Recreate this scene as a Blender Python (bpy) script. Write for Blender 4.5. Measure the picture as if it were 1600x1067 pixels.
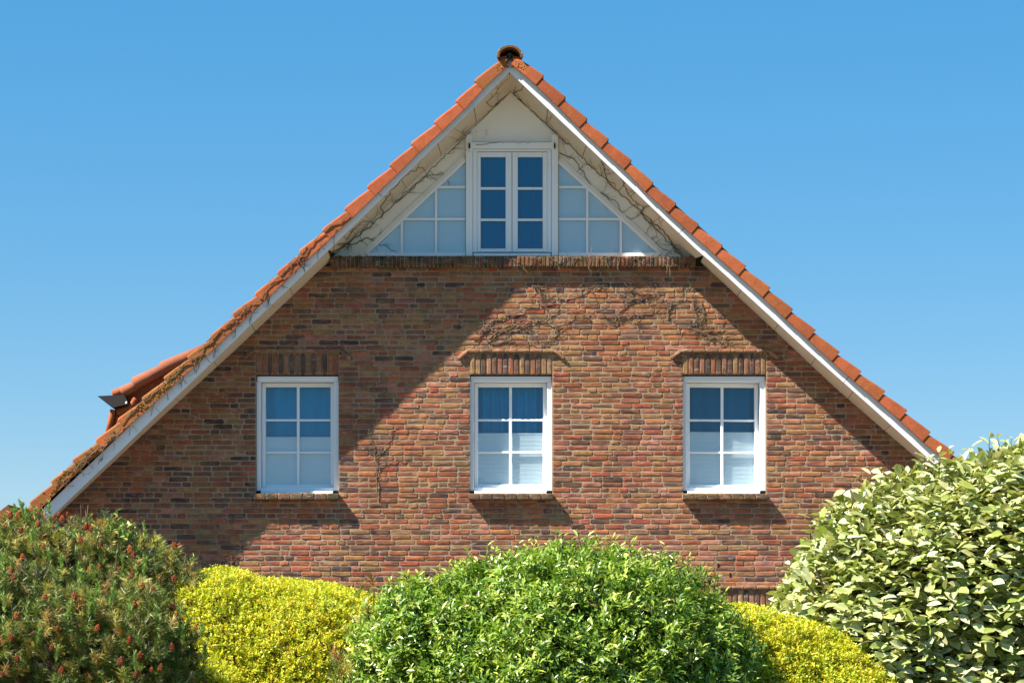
import bpy, bmesh, math, random
import numpy as np
from mathutils import Vector, Matrix

for o in list(bpy.data.objects):
    bpy.data.objects.remove(o)
rng = random.Random(7)
nr = np.random.default_rng(11)
scene = bpy.context.scene
COL = scene.collection

# ------------------------------------------------------------------ camera
S, D, EYE, HY = 147.0, 25.0, 1.6, 1015.0      # photo px per metre on the wall, distance, eye height, horizon row
cd = bpy.data.cameras.new('camera')
cam = bpy.data.objects.new('camera', cd)
COL.objects.link(cam)
cam.location = (0, -D, EYE)
cam.rotation_euler = (math.radians(90), 0, 0)
cd.sensor_width = 36
cd.lens = 36 * D / (1600 / S)
cd.shift_y = (HY - 533.5) / 1600
cd.clip_end = 5000
scene.camera = cam

# ------------------------------------------------------------------ light
SUN = Vector((2.02, 1.0, -2.65)).normalized()           # the way the light travels
world = bpy.data.worlds.new('World')
scene.world = world
world.use_nodes = True
wn, wl = world.node_tree.nodes, world.node_tree.links
wn.clear()
sky = wn.new('ShaderNodeTexSky')
sky.sky_type = 'NISHITA'
sky.sun_disc = False
sky.sun_elevation = math.asin(-SUN.z)
sky.sun_rotation = math.atan2(-SUN.x, -SUN.y)
sky.air_density = 1.0
sky.dust_density = 0.0
sky.ozone_density = 10.0
bg = wn.new('ShaderNodeBackground')
bg.inputs['Strength'].default_value = 0.15
wo = wn.new('ShaderNodeOutputWorld')
hs = wn.new('ShaderNodeHueSaturation')
hs.inputs['Saturation'].default_value = 1.95
hs.inputs['Value'].default_value = 1.06
gm_ = wn.new('ShaderNodeGamma')
gm_.inputs[1].default_value = 0.4
wl.new(sky.outputs[0], gm_.inputs[0])
wl.new(gm_.outputs[0], hs.inputs['Color'])
wl.new(hs.outputs[0], bg.inputs[0])
wl.new(bg.outputs[0], wo.inputs[0])
sd = bpy.data.lights.new('sun', 'SUN')
sd.energy = 5.0
sd.angle = math.radians(0.5)
sd.color = (1.0, 0.93, 0.82)
sun = bpy.data.objects.new('sun', sd)
COL.objects.link(sun)
sun.location = (-20, -15, 30)
sun.rotation_euler = SUN.to_track_quat('-Z', 'Y').to_euler()
scene.view_settings.view_transform = 'Standard'
scene.view_settings.look = 'None'
scene.view_settings.gamma = 1.0
scene.view_settings.use_curve_mapping = False
scene.view_settings.exposure = 1.36

# ------------------------------------------------------------------ helpers
def P(px, py, y=0.0):
    s = (D + y) / D / S
    return Vector(((px - 800) * s, y, EYE + (HY - py) * s))

def tag(o, label=None, cat=None, group=None, kind=None):
    if label: o['label'] = label
    if cat: o['category'] = cat
    if group: o['group'] = group
    if kind: o['kind'] = kind
    return o

def link(name, me, parent=None, mat=None, color=None):
    o = bpy.data.objects.new(name, me)
    COL.objects.link(o)
    if mat is not None and len(me.materials) == 0:
        me.materials.append(mat)
    if parent is not None:
        o.parent = parent
    if color is not None:
        o.color = (color[0], color[1], color[2], 1)
    return o

def white(me):
    if 'Col' not in me.color_attributes:
        a = me.color_attributes.new('Col', 'FLOAT_COLOR', 'POINT')
        a.data.foreach_set('color', np.ones(len(me.vertices) * 4, np.float32))
    return me

def mesh(name, verts, faces, smooth=False):
    me = bpy.data.meshes.new(name)
    me.from_pydata([tuple(v) for v in verts], [], faces)
    me.update()
    bm = bmesh.new(); bm.from_mesh(me)
    bmesh.ops.recalc_face_normals(bm, faces=bm.faces)
    bm.to_mesh(me); bm.free()
    if smooth:
        me.polygons.foreach_set('use_smooth', [True] * len(me.polygons))
    return white(me)

def empty(name, loc):
    o = bpy.data.objects.new(name, None)
    COL.objects.link(o); o.location = loc
    return o

class MB:
    def __init__(s): s.v, s.f = [], []
    def add(s, v, f):
        b = len(s.v); s.v += [tuple(x) for x in v]; s.f += [tuple(i + b for i in q) for q in f]
    def box(s, x0, x1, y0, y1, z0, z1, ch=0.0):
        if ch <= 0:
            s.add([(x0,y0,z0),(x1,y0,z0),(x1,y1,z0),(x0,y1,z0),(x0,y0,z1),(x1,y0,z1),(x1,y1,z1),(x0,y1,z1)],
                  [(0,3,2,1),(4,5,6,7),(0,1,5,4),(1,2,6,5),(2,3,7,6),(3,0,4,7)])
        else:                                   # front (y0) edges chamfered
            c = ch
            s.add([(x0+c,y0,z0+c),(x1-c,y0,z0+c),(x1-c,y0,z1-c),(x0+c,y0,z1-c),
                   (x0,y0+c,z0),(x1,y0+c,z0),(x1,y0+c,z1),(x0,y0+c,z1),
                   (x0,y1,z0),(x1,y1,z0),(x1,y1,z1),(x0,y1,z1)],
                  [(0,1,2,3),(0,4,5,1),(1,5,6,2),(2,6,7,3),(3,7,4,0),
                   (4,8,9,5),(5,9,10,6),(6,10,11,7),(7,11,8,4),(11,10,9,8)])
    def prism(s, pts, y0, y1):                  # pts: (x,z) outline
        n = len(pts)
        s.add([(p[0], y0, p[1]) for p in pts] + [(p[0], y1, p[1]) for p in pts],
              [tuple(range(n)), tuple(range(2*n-1, n-1, -1))] + [(i, i+n, (i+1) % n + n, (i+1) % n) for i in range(n)])
    def tube(s, pts, radii, sides=5):
        pts = [Vector(p) for p in pts]
        n = len(pts); rings = []
        up = Vector((0.31, 0.22, 0.93))
        for i, p in enumerate(pts):
            t = (pts[min(i+1, n-1)] - pts[max(i-1, 0)])
            if t.length < 1e-9: t = Vector((0,0,1))
            t.normalize()
            a = t.cross(up)
            if a.length < 1e-3: a = t.cross(Vector((1,0,0)))
            a.normalize(); b = t.cross(a)
            r = radii[i]
            rings.append([p + a*(r*math.cos(2*math.pi*k/sides)) + b*(r*math.sin(2*math.pi*k/sides)) for k in range(sides)])
        v = [q for r in rings for q in r]
        f = []
        for i in range(n-1):
            for k in range(sides):
                f.append((i*sides+k, i*sides+(k+1) % sides, (i+1)*sides+(k+1) % sides, (i+1)*sides+k))
        f.append(tuple(range(sides))); f.append(tuple(range((n-1)*sides, n*sides)))
        s.add(v, f)
    def build(s, name, mat, parent=None, smooth=False, color=None):
        return link(name, mesh(name, s.v, s.f, smooth), parent, mat, color)

# ------------------------------------------------------------------ materials
class NT:
    def __init__(s, name):
        s.m = bpy.data.materials.new(name); s.m.use_nodes = True
        s.n, s.l = s.m.node_tree.nodes, s.m.node_tree.links
        s.bsdf = s.n['Principled BSDF']; s.out = s.n['Material Output']
    def node(s, t, **k):
        x = s.n.new(t)
        for a, b in k.items(): setattr(x, a, b)
        return x
    def pos(s):
        return s.node('ShaderNodeNewGeometry').outputs['Position']
    def noise(s, scale, detail=3, vec=None, rough=0.55, stretch=None):
        x = s.node('ShaderNodeTexNoise')
        x.inputs['Scale'].default_value = scale; x.inputs['Detail'].default_value = detail; x.inputs['Roughness'].default_value = rough
        v = vec or s.pos()
        if stretch:
            mp = s.node('ShaderNodeMapping'); mp.inputs['Scale'].default_value = stretch
            s.l.new(v, mp.inputs[0]); v = mp.outputs[0]
        s.l.new(v, x.inputs['Vector'])
        return x.outputs['Fac']
    def ramp(s, fac, a, b, ca=(0,0,0,1), cb=(1,1,1,1)):
        r = s.node('ShaderNodeValToRGB')
        r.color_ramp.elements[0].position = a; r.color_ramp.elements[1].position = b
        r.color_ramp.elements[0].color = ca if len(ca) == 4 else (*ca, 1); r.color_ramp.elements[1].color = cb if len(cb) == 4 else (*cb, 1)
        s.l.new(fac, r.inputs[0]); return r.outputs[0]
    def mix(s, fac, a, b, mode='MIX'):
        x = s.node('ShaderNodeMix', data_type='RGBA', blend_type=mode)
        for sock, val in ((x.inputs[0], fac), (x.inputs[6], a), (x.inputs[7], b)):
            if hasattr(val, 'is_linked'): s.l.new(val, sock)
            elif isinstance(val, (int, float)): sock.default_value = val
            else: sock.default_value = (*val[:3], 1)
        return x.outputs[2]
    def math(s, op, a, b=0.0):
        x = s.node('ShaderNodeMath', operation=op)
        for sock, val in ((x.inputs[0], a), (x.inputs[1], b)):
            if hasattr(val, 'is_linked'): s.l.new(val, sock)
            else: sock.default_value = val
        return x.outputs[0]
    def colour(s):                              # per-piece colour: vertex colour times object colour
        a = s.node('ShaderNodeAttribute', attribute_name='Col').outputs['Color']
        b = s.node('ShaderNodeObjectInfo').outputs['Color']
        return s.mix(1.0, a, b, 'MULTIPLY')
    def bump(s, h, strength, dist):
        b = s.node('ShaderNodeBump'); b.inputs['Strength'].default_value = strength; b.inputs['Distance'].default_value = dist
        s.l.new(h, b.inputs['Height']); s.l.new(b.outputs[0], s.bsdf.inputs['Normal'])
    def base(s, c, rough=0.8, spec=0.3):
        i = s.bsdf.inputs
        if hasattr(c, 'is_linked'): s.l.new(c, i['Base Color'])
        else: i['Base Color'].default_value = (*c[:3], 1)
        if hasattr(rough, 'is_linked'): s.l.new(rough, i['Roughness'])
        else: i['Roughness'].default_value = rough
        i['Specular IOR Level'].default_value = spec
        return s.m

def m_brick():
    t = NT('handmade_brick')
    c = t.colour()
    c = t.mix(t.math('MULTIPLY', t.ramp(t.noise(7.5, 4, stretch=(1, 1, 1.6)), .46, .60), .42), c, (.36, .165, .080))
    c = t.mix(t.math('MULTIPLY', t.ramp(t.noise(6.1, 4, stretch=(1, 2, 1.5)), .49, .62), .58), c, (.15, .088, .072))
    c = t.mix(t.math('MULTIPLY', t.ramp(t.noise(19, 4), .42, .70), .55), c, t.mix(1, c, (.58, .50, .48), 'MULTIPLY'))
    c = t.mix(t.math('MULTIPLY', t.ramp(t.noise(29, 3, stretch=(1, 1, 2.2)), .50, .70), .50), c, t.mix(1, c, (1.45, 1.30, 1.2), 'MULTIPLY'))
    c = t.mix(t.ramp(t.noise(.75, 5, rough=.6, stretch=(1.4, 1, .8)), .38, .66), c, t.mix(1, c, (.70, .68, .68), 'MULTIPLY'))
    c = t.mix(t.math('MULTIPLY', t.ramp(t.noise(2.2, 5, rough=.65, stretch=(2.6, 1, .45)), .54, .74), .6), c, t.mix(1, c, (.55, .56, .52), 'MULTIPLY'))
    lime = t.math('MULTIPLY', t.ramp(t.noise(9, 5, stretch=(1, 1, 3)), .56, .70), t.ramp(t.noise(60, 3), .35, .65))
    c = t.mix(t.math('MULTIPLY', lime, .75), c, (.47, .37, .29))
    z = t.node('ShaderNodeSeparateXYZ'); t.l.new(t.pos(), z.inputs[0])
    gm = t.math('MULTIPLY', t.ramp(t.noise(1.3, 4), .50, .68), t.ramp(t.noise(40, 2), .4, .6))
    c = t.mix(t.math('MULTIPLY', gm, .32), c, (.17, .13, .035))
    hsv = t.node('ShaderNodeHueSaturation'); hsv.inputs['Saturation'].default_value = 1.0; hsv.inputs['Hue'].default_value = .504
    t.l.new(c, hsv.inputs['Color'])
    t.bump(t.noise(75, 5, rough=.7), 0.8, .006)
    return t.base(hsv.outputs[0], .9, .15)

def m_mortar():
    t = NT('lime_mortar')
    c = t.mix(t.noise(6, 4), (.22, .160, .110), (.38, .285, .19))
    c = t.mix(t.ramp(t.noise(1.1, 3), .45, .7), c, t.mix(1, c, (.75, .68, .6), 'MULTIPLY'))
    t.bump(t.noise(130, 4), .8, .004)
    return t.base(c, .95, .1)

def m_paint(name, col, dirt=.25, dcol=(.30, .26, .20), rough=.45):
    t = NT(name)
    d = t.math('MULTIPLY', t.ramp(t.noise(3.0, 6, rough=.7), .50, .80), dirt)
    c = t.mix(d, col, dcol)
    c = t.mix(t.math('MULTIPLY', t.ramp(t.noise(45, 3), .62, .75), dirt * .7), c, dcol)
    t.bump(t.noise(20, 3), .15, .003)
    return t.base(c, rough, .4)

def m_tile():
    t = NT('clay_tile')
    c = t.mix(1.0, (.375, .098, .036), t.colour(), 'MULTIPLY')
    c = t.mix(t.math('MULTIPLY', t.ramp(t.noise(9, 5, rough=.65), .42, .72), .55), c, t.mix(1, c, (.55, .52, .50), 'MULTIPLY'))
    c = t.mix(t.math('MULTIPLY', t.ramp(t.noise(55, 3), .55, .75), .35), c, (.58, .22, .09))
    moss = t.node('ShaderNodeAttribute', attribute_type='OBJECT', attribute_name='moss').outputs['Fac']
    k = t.math('MULTIPLY', t.ramp(t.noise(11, 5, rough=.7), .40, .58), moss)
    c = t.mix(t.math('MULTIPLY', k, .62), c, t.mix(t.noise(30, 3), (.09, .055, .02), (.26, .17, .03)))
    k2 = t.math('MULTIPLY', t.ramp(t.noise(7, 4), .62, .72), moss)
    c = t.mix(k2, c, (.13, .075, .045))
    lich = t.math('MULTIPLY', t.ramp(t.noise(24, 4), .66, .72), .35)
    c = t.mix(lich, c, (.38, .27, .07))
    t.bump(t.noise(60, 4), .5, .004)
    return t.base(c, .85, .2)

def m_leaf(name, under, rough=.45, trans=.25, spec=.35, tcol=(1.25, 1.35, .5), grain=40, veins=False):
    t = NT(name)
    c = t.colour()
    c = t.mix(t.math('MULTIPLY', t.noise(grain, 2), .5), c, t.mix(1, c, (.72, .8, .7), 'MULTIPLY'))
    back = t.node('ShaderNodeNewGeometry').outputs['Backfacing']
    c2 = t.mix(back, c, t.mix(1, c, under, 'MULTIPLY'))
    t.base(c2, rough, spec)
    tr = t.node('ShaderNodeBsdfTranslucent')
    t.l.new(t.mix(1, c, tcol, 'MULTIPLY'), tr.inputs['Color'])
    mx = t.node('ShaderNodeMixShader'); mx.inputs[0].default_value = trans
    t.l.new(t.bsdf.outputs[0], mx.inputs[1]); t.l.new(tr.outputs[0], mx.inputs[2])
    t.l.new(mx.outputs[0], t.out.inputs['Surface'])
    return t.m

def m_plain(name, col, rough=.7, spec=.3, vary=.35, scale=12, bump=.0, col2=None):
    t = NT(name)
    c = t.mix(1.0, col, t.colour(), 'MULTIPLY')
    c = t.mix(t.math('MULTIPLY', t.noise(scale, 4), vary * 1.6), c, col2 or tuple(x * .45 for x in col))
    if bump: t.bump(t.noise(scale * 4, 4), bump, .005)
    return t.base(c, rough, spec)

def m_glass():
    t = NT('window_glass')
    gl = t.node('ShaderNodeBsdfGlossy'); gl.inputs['Roughness'].default_value = .015; gl.inputs['Color'].default_value = (.80, .92, 1, 1)
    tr = t.node('ShaderNodeBsdfTransparent'); tr.inputs['Color'].default_value = (.95, .985, 1, 1)
    fr = t.node('ShaderNodeFresnel'); fr.inputs['IOR'].default_value = 1.75
    mx = t.node('ShaderNodeMixShader')
    t.l.new(t.math('MULTIPLY', fr.outputs[0], .62), mx.inputs[0]); t.l.new(tr.outputs[0], mx.inputs[1]); t.l.new(gl.outputs[0], mx.inputs[2])
    bp = t.node('ShaderNodeBump'); bp.inputs['Strength'].default_value = .02; bp.inputs['Distance'].default_value = .01
    t.l.new(t.noise(2.5, 1), bp.inputs['Height']); t.l.new(bp.outputs[0], gl.inputs['Normal'])
    t.l.new(mx.outputs[0], t.out.inputs['Surface'])
    return t.m

M = dict(
    brick=m_brick(), mortar=m_mortar(), tile=m_tile(), glass=m_glass(),
    white=m_paint('white_paint', (.88, .88, .87), .10),
    frame=m_paint('white_frame', (.82, .83, .84), .08),
    board=m_paint('weathered_board', (.78, .79, .80), .35, (.34, .31, .27)),
    cream=m_paint('cream_paint', (.86, .82, .74), .30, (.46, .37, .26), .6),
    tan=m_paint('soffit_warm_bounce', (.72, .62, .47), .35, (.42, .32, .20), .6),  # warm bounced light is put into the tan of the soffit
    blind=m_plain('blind_cloth', (.78, .82, .83), .9, .1, .06, 4, .25),
    curtain=m_plain('sky_reflection_curtain', (.005, .23, .47), .9, .1, .25, 6),  # blue of the mirrored sky is put into the curtain colour
    dark=m_plain('dark_gap', (.02, .018, .016), .9, .1),
    mossy=m_brick(),
    bark=m_plain('vine_bark', (.21, .155, .105), .9, .15, .5, 40, .4),
    straw=m_plain('dry_twig', (.30, .24, .15), .9, .15, .5, 40),
    zinc=m_plain('dark_zinc', (.022, .020, .019), .6, .4),
    wood=m_plain('shed_board', (.10, .06, .035), .85, .2, .5, 9, .4),
    moss=m_plain('yellow_moss', (.30, .19, .035), .95, .05, .6, 60, .5, (.10, .07, .02)),
    bounce_ground=m_plain('bounce_ground_brown', (.21, .175, .135), .9, .15, .35, 25, .5),  # surface of the added bounce strip
    soil=m_plain('garden_soil', (.10, .075, .05), .95, .1, .5, 10, .5),
    cone=m_plain('pine_cone', (1, 1, 1), .8, .2, .45, 90, .3, (.16, .04, .02)),
    twig=m_plain('shrub_twig', (.13, .085, .055), .9, .15, .5, 30, .4),
    elae=m_leaf('silver_green_leaf', (.95, .98, 1.05), .42, .16, .5, (1.2, 1.12, .45)),
    privet=m_leaf('glossy_green_leaf', (1.15, 1.1, 1.0), .30, .25, .6, (1.2, 1.5, .4), 60),
    gold=m_leaf('golden_leaf', (1, 1, 1), .45, .35, .35, (1.15, 1.1, .35), 80),
    needle=m_leaf('pine_needle', (1, 1, 1), .45, .15, .4, (1.2, 1.2, .5), 60),
)

# grass for the far ground
def m_grass():
    t = NT('lawn')
    c = t.mix(t.noise(.8, 5), (.075, .085, .035), (.12, .12, .055))
    t.bump(t.noise(30, 4), .6, .03)
    return t.base(c, .9, .1)
M['grass'] = m_grass()

# ------------------------------------------------------------------ ground
g = MB(); g.add([(-900,-900,0),(900,-900,0),(900,900,0),(-900,900,0)], [(0,1,2,3)])
tag(g.build('ground', M['grass']), kind='structure')
g = MB(); g.add([(-14,-12.6,.004),(14,-12.6,.004),(14,-.05,.004),(-14,-.05,.004)], [(0,1,2,3)])
tag(g.build('bounce_terrace', M['bounce_ground']), kind='structure')  # unseen gravel strip added to bounce sunlight up to soffit and gable
g = MB(); g.add([(-4.5,-17.2,.008),(4.5,-17.2,.008),(4.5,-13.2,.008),(-4.5,-13.2,.008)], [(0,1,2,3)])
tag(g.build('planting_bed', M['soil']), kind='structure')

# ------------------------------------------------------------------ outlines of the gable (photo pixels, each at its own depth)
def lerp(pl, x):                               # y of a polyline of (x,y) at x, extended at both ends
    for (x0, y0), (x1, y1) in zip(pl, pl[1:]):
        if x <= x1 or (x1, y1) == pl[-1]:
            return y0 + (y1 - y0) * (x - x0) / (x1 - x0)
LB = [(-40, 923), (92, 796), (228, 665), (360, 538), (516, 388), (553, 352), (796, 113)]      # barge board, lower edge
RB = [(796, 113), (888, 200), (1090, 392), (1120, 417), (1242, 530), (1310, 590), (1456, 721), (1580, 832)]
LW = [(-40, 925), (120, 776), (225, 677), (375, 540), (513, 409), (553, 372), (728, 208), (798, 143)]   # wall under the soffit
RW = [(798, 143), (870, 208), (1088, 402), (1116, 429), (1225, 530), (1302, 603), (1378, 669), (1441, 723), (1580, 848)]
LP_ = [(500, 422), (553, 372), (728, 208), (798, 143)]                                                   # white gable panel under the soffit
RP_ = [(798, 143), (872, 211), (1067, 397), (1090, 419)]
LT = [(-22,848),(12,817),(45,785),(78,752),(112,719),(148,688),(183,655),(220,622),(255,590),(291,557),(327,525),(362,490),(397,458),(432,425),(467,391),(503,358),(538,325),(573,291),(608,257),(642,223),(677,190),(711,157),(741,125),(778,90)]
RT = [(815,88),(850,118),(885,152),(918,185),(952,217),(988,250),(1022,285),(1057,318),(1093,350),(1130,383),(1166,415),(1204,449),(1240,483),(1275,515),(1313,550),(1347,580),(1384,611),(1418,641),(1455,675),(1492,706),(1529,739),(1566,771)]

YB = -.45                                       # barge board front
YT = -.515                                      # verge tile front
house = empty('brick_house', (0, 0, 0))
tag(house, 'gabled brick house with orange clay roof tiles and white windows', 'house')

def wall_x(z):                                  # wall limits at height z on the plane y = 0
    py = HY - (z - EYE) * S
    def inv(pl):
        for (x0, y0), (x1, y1) in zip(pl, pl[1:]):
            lo, hi = min(y0, y1), max(y0, y1)
            if lo <= py <= hi: return x0 + (x1 - x0) * (py - y0) / (y1 - y0)
        return None
    a = inv(LW); b = inv(RW)
    a = -30 if a is None else max(a, -30); b = 1570 if b is None else min(b, 1570)
    return (a - 800) / S, (b - 800) / S

# ------------------------------------------------------------------ bricks
COURSE, JOINT = 8.2 / S, .0085
LEDGE_TOP, LEDGE_BOT = 400.5, 416.5
PAL = [((.34, .090, .055), 22), ((.37, .130, .062), 24), ((.37, .185, .085), 14), ((.24, .085, .055), 16),
       ((.085, .052, .050), 9), ((.16, .085, .065), 12), ((.40, .165, .115), 14), ((.27, .155, .080), 7)]
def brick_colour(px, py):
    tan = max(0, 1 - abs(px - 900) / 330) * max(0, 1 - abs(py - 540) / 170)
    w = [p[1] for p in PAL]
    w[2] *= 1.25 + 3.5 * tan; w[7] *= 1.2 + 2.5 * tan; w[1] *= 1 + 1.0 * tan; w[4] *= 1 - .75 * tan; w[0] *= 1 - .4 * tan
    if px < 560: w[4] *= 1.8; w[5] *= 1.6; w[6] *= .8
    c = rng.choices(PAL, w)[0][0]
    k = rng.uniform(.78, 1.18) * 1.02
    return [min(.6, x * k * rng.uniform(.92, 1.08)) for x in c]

def brick_verts(lx, lz, depth=.06, jit=1.0, r=None):
    """hand-moulded brick, front towards -y at y=0: a chamfered uneven face and plain sides."""
    r = r or rng
    j = lambda a: r.uniform(-a, a) * jit
    hx, hz = lx / 2, lz / 2
    c = min(.012, hz * .45, hx * .45); e = .0045
    bow = j(.0018)
    ring = [(-hx, -hz + c), (-hx + c, -hz), (0, -hz - bow), (hx - c, -hz), (hx, -hz + c), (hx, hz - c), (hx - c, hz), (0, hz + bow), (-hx + c, hz), (-hx, hz - c)]
    ring = [(x + j(.0022), z + j(.0020)) for x, z in ring]
    n = len(ring)
    f1 = [(x * (1 - .006 / max(hx, .01)), j(.0018), z * (1 - .0055 / max(hz, .01))) for x, z in ring]
    f2 = [(x, e + .001, z) for x, z in ring]
    f3 = [(x, depth, z) for x, z in ring]
    mid = [(0 + j(.01), -.0015 + j(.0015), j(.004))]
    v = f1 + f2 + f3 + mid
    F = [(i, (i + 1) % n, 3 * n) for i in range(n)]
    F = [(b, a, m) for a, b, m in F]
    for a in (0, n):
        F += [(a + i, a + (i + 1) % n, a + n + (i + 1) % n, a + n + i) for i in range(n)]
    return v, F

def colour_mesh(me, cols):
    a = me.color_attributes['Col']
    a.data.foreach_set('color', np.asarray(cols, np.float32).ravel())

WIN = [(400, 529), (734, 863), (1067, 1197)]
GWIN = (1127, 1257)
holes = []                                       # px rectangles without field bricks
for a, b in WIN:
    holes.append((a, b, 550.5, 775.0)); 
holes.append((GWIN[0], GWIN[1], 919.5, 1141.0))
z_top = EYE + (HY - LEDGE_BOT) * S ** -1
wall_bricks = []
mort = MB()
nc = int(z_top / COURSE) + 1
for c in range(nc):
    z1 = z_top - c * COURSE; z0 = z1 - COURSE
    if z0 < 0: break
    zc = (z0 + z1) / 2; py = HY - (zc - EYE) * S
    xl, xr = wall_x(zc)
    xl -= .03; xr += .03
    iv = [(xl, xr)]
    for a, b, ya, yb in holes:
        if ya - 1 < py < yb + 1:
            a_, b_ = (a - 800) / S, (b - 800) / S
            nx = []
            for u, v in iv:
                if b_ <= u or a_ >= v: nx.append((u, v)); continue
                if a_ > u: nx.append((u, a_))
                if b_ < v: nx.append((b_, v))
            iv = nx
    for u, v in iv:
        mort.box(u, v, .0035, .10, z0, z1)
        x = u
        first = True
        last = None
        while x < v - .02:
            L = rng.choices([.2145, .1015, .158], [70, 27, 3])[0] + rng.uniform(-.003, .003)
            if first: L = rng.choice([.2145, .1015, .16, .19]); first = False
            if v - (x + L) < .06: L = v - x
            if L > .25: L = L / 2
            bx0, bx1 = x + JOINT / 2, x + L - JOINT / 2
            if bx1 - bx0 > .015:
                wall_bricks.append(((bx0 + bx1) / 2, zc, bx1 - bx0, COURSE - JOINT + rng.uniform(-.0035, .0025)))
            x += L
wall = mort.build('wall', M['mortar'], house)

def visible_rank(b):
    x, z, lx, lz = b
    px, py = x * S + 800, HY - (z - EYE) * S
    hid = py > 840 or (px < 320 and py > 780) or (px > 1230 and py > 740)
    return (hid, -lx * lz)
order = sorted(range(len(wall_bricks)), key=lambda i: visible_rank(wall_bricks[i]))
single = set(order[:300])
variants = []
for k in range(14):
    v, f = brick_verts(.204, COURSE - JOINT)
    me = mesh('brick', v, f); me.materials.append(M['brick']); variants.append(me)
V, F, C = [], [], []
for i, (x, z, lx, lz) in enumerate(wall_bricks):
    px, py = x * S + 800, HY - (z - EYE) * S
    proud = rng.uniform(-.004, .0015)
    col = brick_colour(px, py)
    if i in single:
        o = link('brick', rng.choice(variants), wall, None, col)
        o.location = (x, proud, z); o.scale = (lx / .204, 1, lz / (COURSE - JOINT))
        if rng.random() < .5: o.rotation_euler = (0, math.pi, 0)
        o.rotation_euler[1] += rng.uniform(-.008, .008)
    else:
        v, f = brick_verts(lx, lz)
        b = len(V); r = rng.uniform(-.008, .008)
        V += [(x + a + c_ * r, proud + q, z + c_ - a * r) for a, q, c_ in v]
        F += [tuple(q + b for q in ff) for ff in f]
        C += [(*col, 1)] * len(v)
me = mesh('brick', V, F); colour_mesh(me, C)
o = link('brick', me, wall, M['brick']); tag(o, 'remaining handmade bricks of the gable wall', kind='stuff')

# a few open joints low on the right
for px, py in ((1122.5, 883), (1141, 898)):
    p = P(px, py); q = MB(); q.box(p.x - .009, p.x + .009, -.003, .02, p.z - .022, p.z + .022)
    q.build('weep_hole', M['dark'], house)

# --------------------------------------------------- lintels, hood courses and sills
def brick_piece(parent, name, cx, cz, lx, lz, y, depth, col, rot=0.0, mat=None):
    v, f = brick_verts(lx, lz, depth)
    me = mesh(name, v, f)
    o = link(name, me, parent, mat or M['brick'], col)
    o.location = (cx, y, cz); o.rotation_euler = (0, rot, 0)
    return o

def lintel(px0, px1, py0, py1, cap_y, hood=True):
    mb = MB(); a, b = P(px0, py1), P(px1, py0)
    mb.box(a.x, b.x, .006, .12, a.z + .002, b.z + .03)
    root = mb.build('lintel', M['mortar'], house)
    n = 15; w = (b.x - a.x) / n
    for k in range(n):
        dark = (k % 2 == 0) and 1 < k < 13
        col = (.10, .07, .062) if dark else rng.choice([(.34, .12, .06), (.33, .10, .06), (.36, .21, .10), (.33, .16, .11)])
        f = rng.uniform(.85, 1.15)
        brick_piece(root, 'brick', a.x + (k + .5) * w, (a.z + b.z) / 2, w - .010, b.z - a.z - .004, -.004 + rng.uniform(-.003, .003), .10, [c * f for c in col])
    # projecting hood course
    zc, h = P(0, cap_y).z, .033
    m = 7; w = (b.x - a.x + .06) / m
    hm = MB(); hm.box(a.x - .028, b.x + .028, -.026, .02, zc - h / 2 + .004, zc + h / 2 - .004)
    hr = hm.build('hood_course', M['mortar'], house)
    for k in range(m):
        brick_piece(hr, 'brick', a.x - .03 + (k + .5) * w, zc, w - .006, h, -.034 + rng.uniform(-.002, .002), .06, [c * rng.uniform(.9, 1.1) for c in (.38, .21, .125)])
    for s, x in ((-1, a.x - .03), (1, b.x + .03)):
        L = .125; ang = math.radians(40)
        brick_piece(hr, 'brick', x + s * L / 2 * math.cos(ang) * .93, zc - L / 2 * math.sin(ang) - .001, L, h, -.036, .06, [c * rng.uniform(.9, 1.1) for c in (.38, .22, .14)], s * ang)

def sill(px0, px1, py0, py1, lich):
    a, b = P(px0 - 2, py1), P(px1 + 2, py0)
    mb = MB(); mb.box(a.x + .004, b.x - .004, -.098, .16, a.z + .006, b.z - .004)
    root = mb.build('window_sill', M['mortar'], house)
    n = 7; w = (b.x - a.x) / n
    for k in range(n):
        col = rng.choice([(.12, .09, .055), (.10, .08, .05), (.15, .11, .065)])
        o = brick_piece(root, 'brick', a.x + (k + .5) * w, (a.z + b.z) / 2, w - .007, b.z - a.z, -.105 + rng.uniform(-.003, .003), .26, col)
    # lichen crust along the top front edge
    mo = MB()
    for k in range(70):
        t = rng.random()
        if rng.random() > lich(t): continue
        x = a.x + t * (b.x - a.x); r = rng.uniform(.006, .016)
        lump(mo, (x, -.100 + rng.uniform(0, .03), b.z + rng.uniform(-.004, .002)), r, r * .8, r * .45)
    if mo.v: tag(mo.build('lichen', M['lichen'], root), kind='stuff')

ICO_V, ICO_F = None, None
def lump(mb, c, rx, ry, rz):
    global ICO_V, ICO_F
    if ICO_V is None:
        bm = bmesh.new(); bmesh.ops.create_icosphere(bm, subdivisions=1, radius=1)
        ICO_V = [tuple(v.co) for v in bm.verts]; ICO_F = [tuple(v.index for v in f.verts) for f in bm.faces]; bm.free()
    mb.add([(c[0] + x * rx * rng.uniform(.8, 1.2), c[1] + y * ry * rng.uniform(.8, 1.2), c[2] + z * rz * rng.uniform(.8, 1.2)) for x, y, z in ICO_V], ICO_F)
M['lichen'] = m_plain('orange_lichen', (.50, .26, .02), .95, .05, .5, 60, .4, (.30, .24, .08))

for i, (a, b) in enumerate(WIN):
    lintel(a, b, 552.5, 585.0, 548.3)
    sill(a, b, 772.0, 781.0, [lambda t: .35, lambda t: .25, lambda t: .95 if t < .42 else .2][i])
lintel(GWIN[0], GWIN[1], 921, 951, 917)

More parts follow.
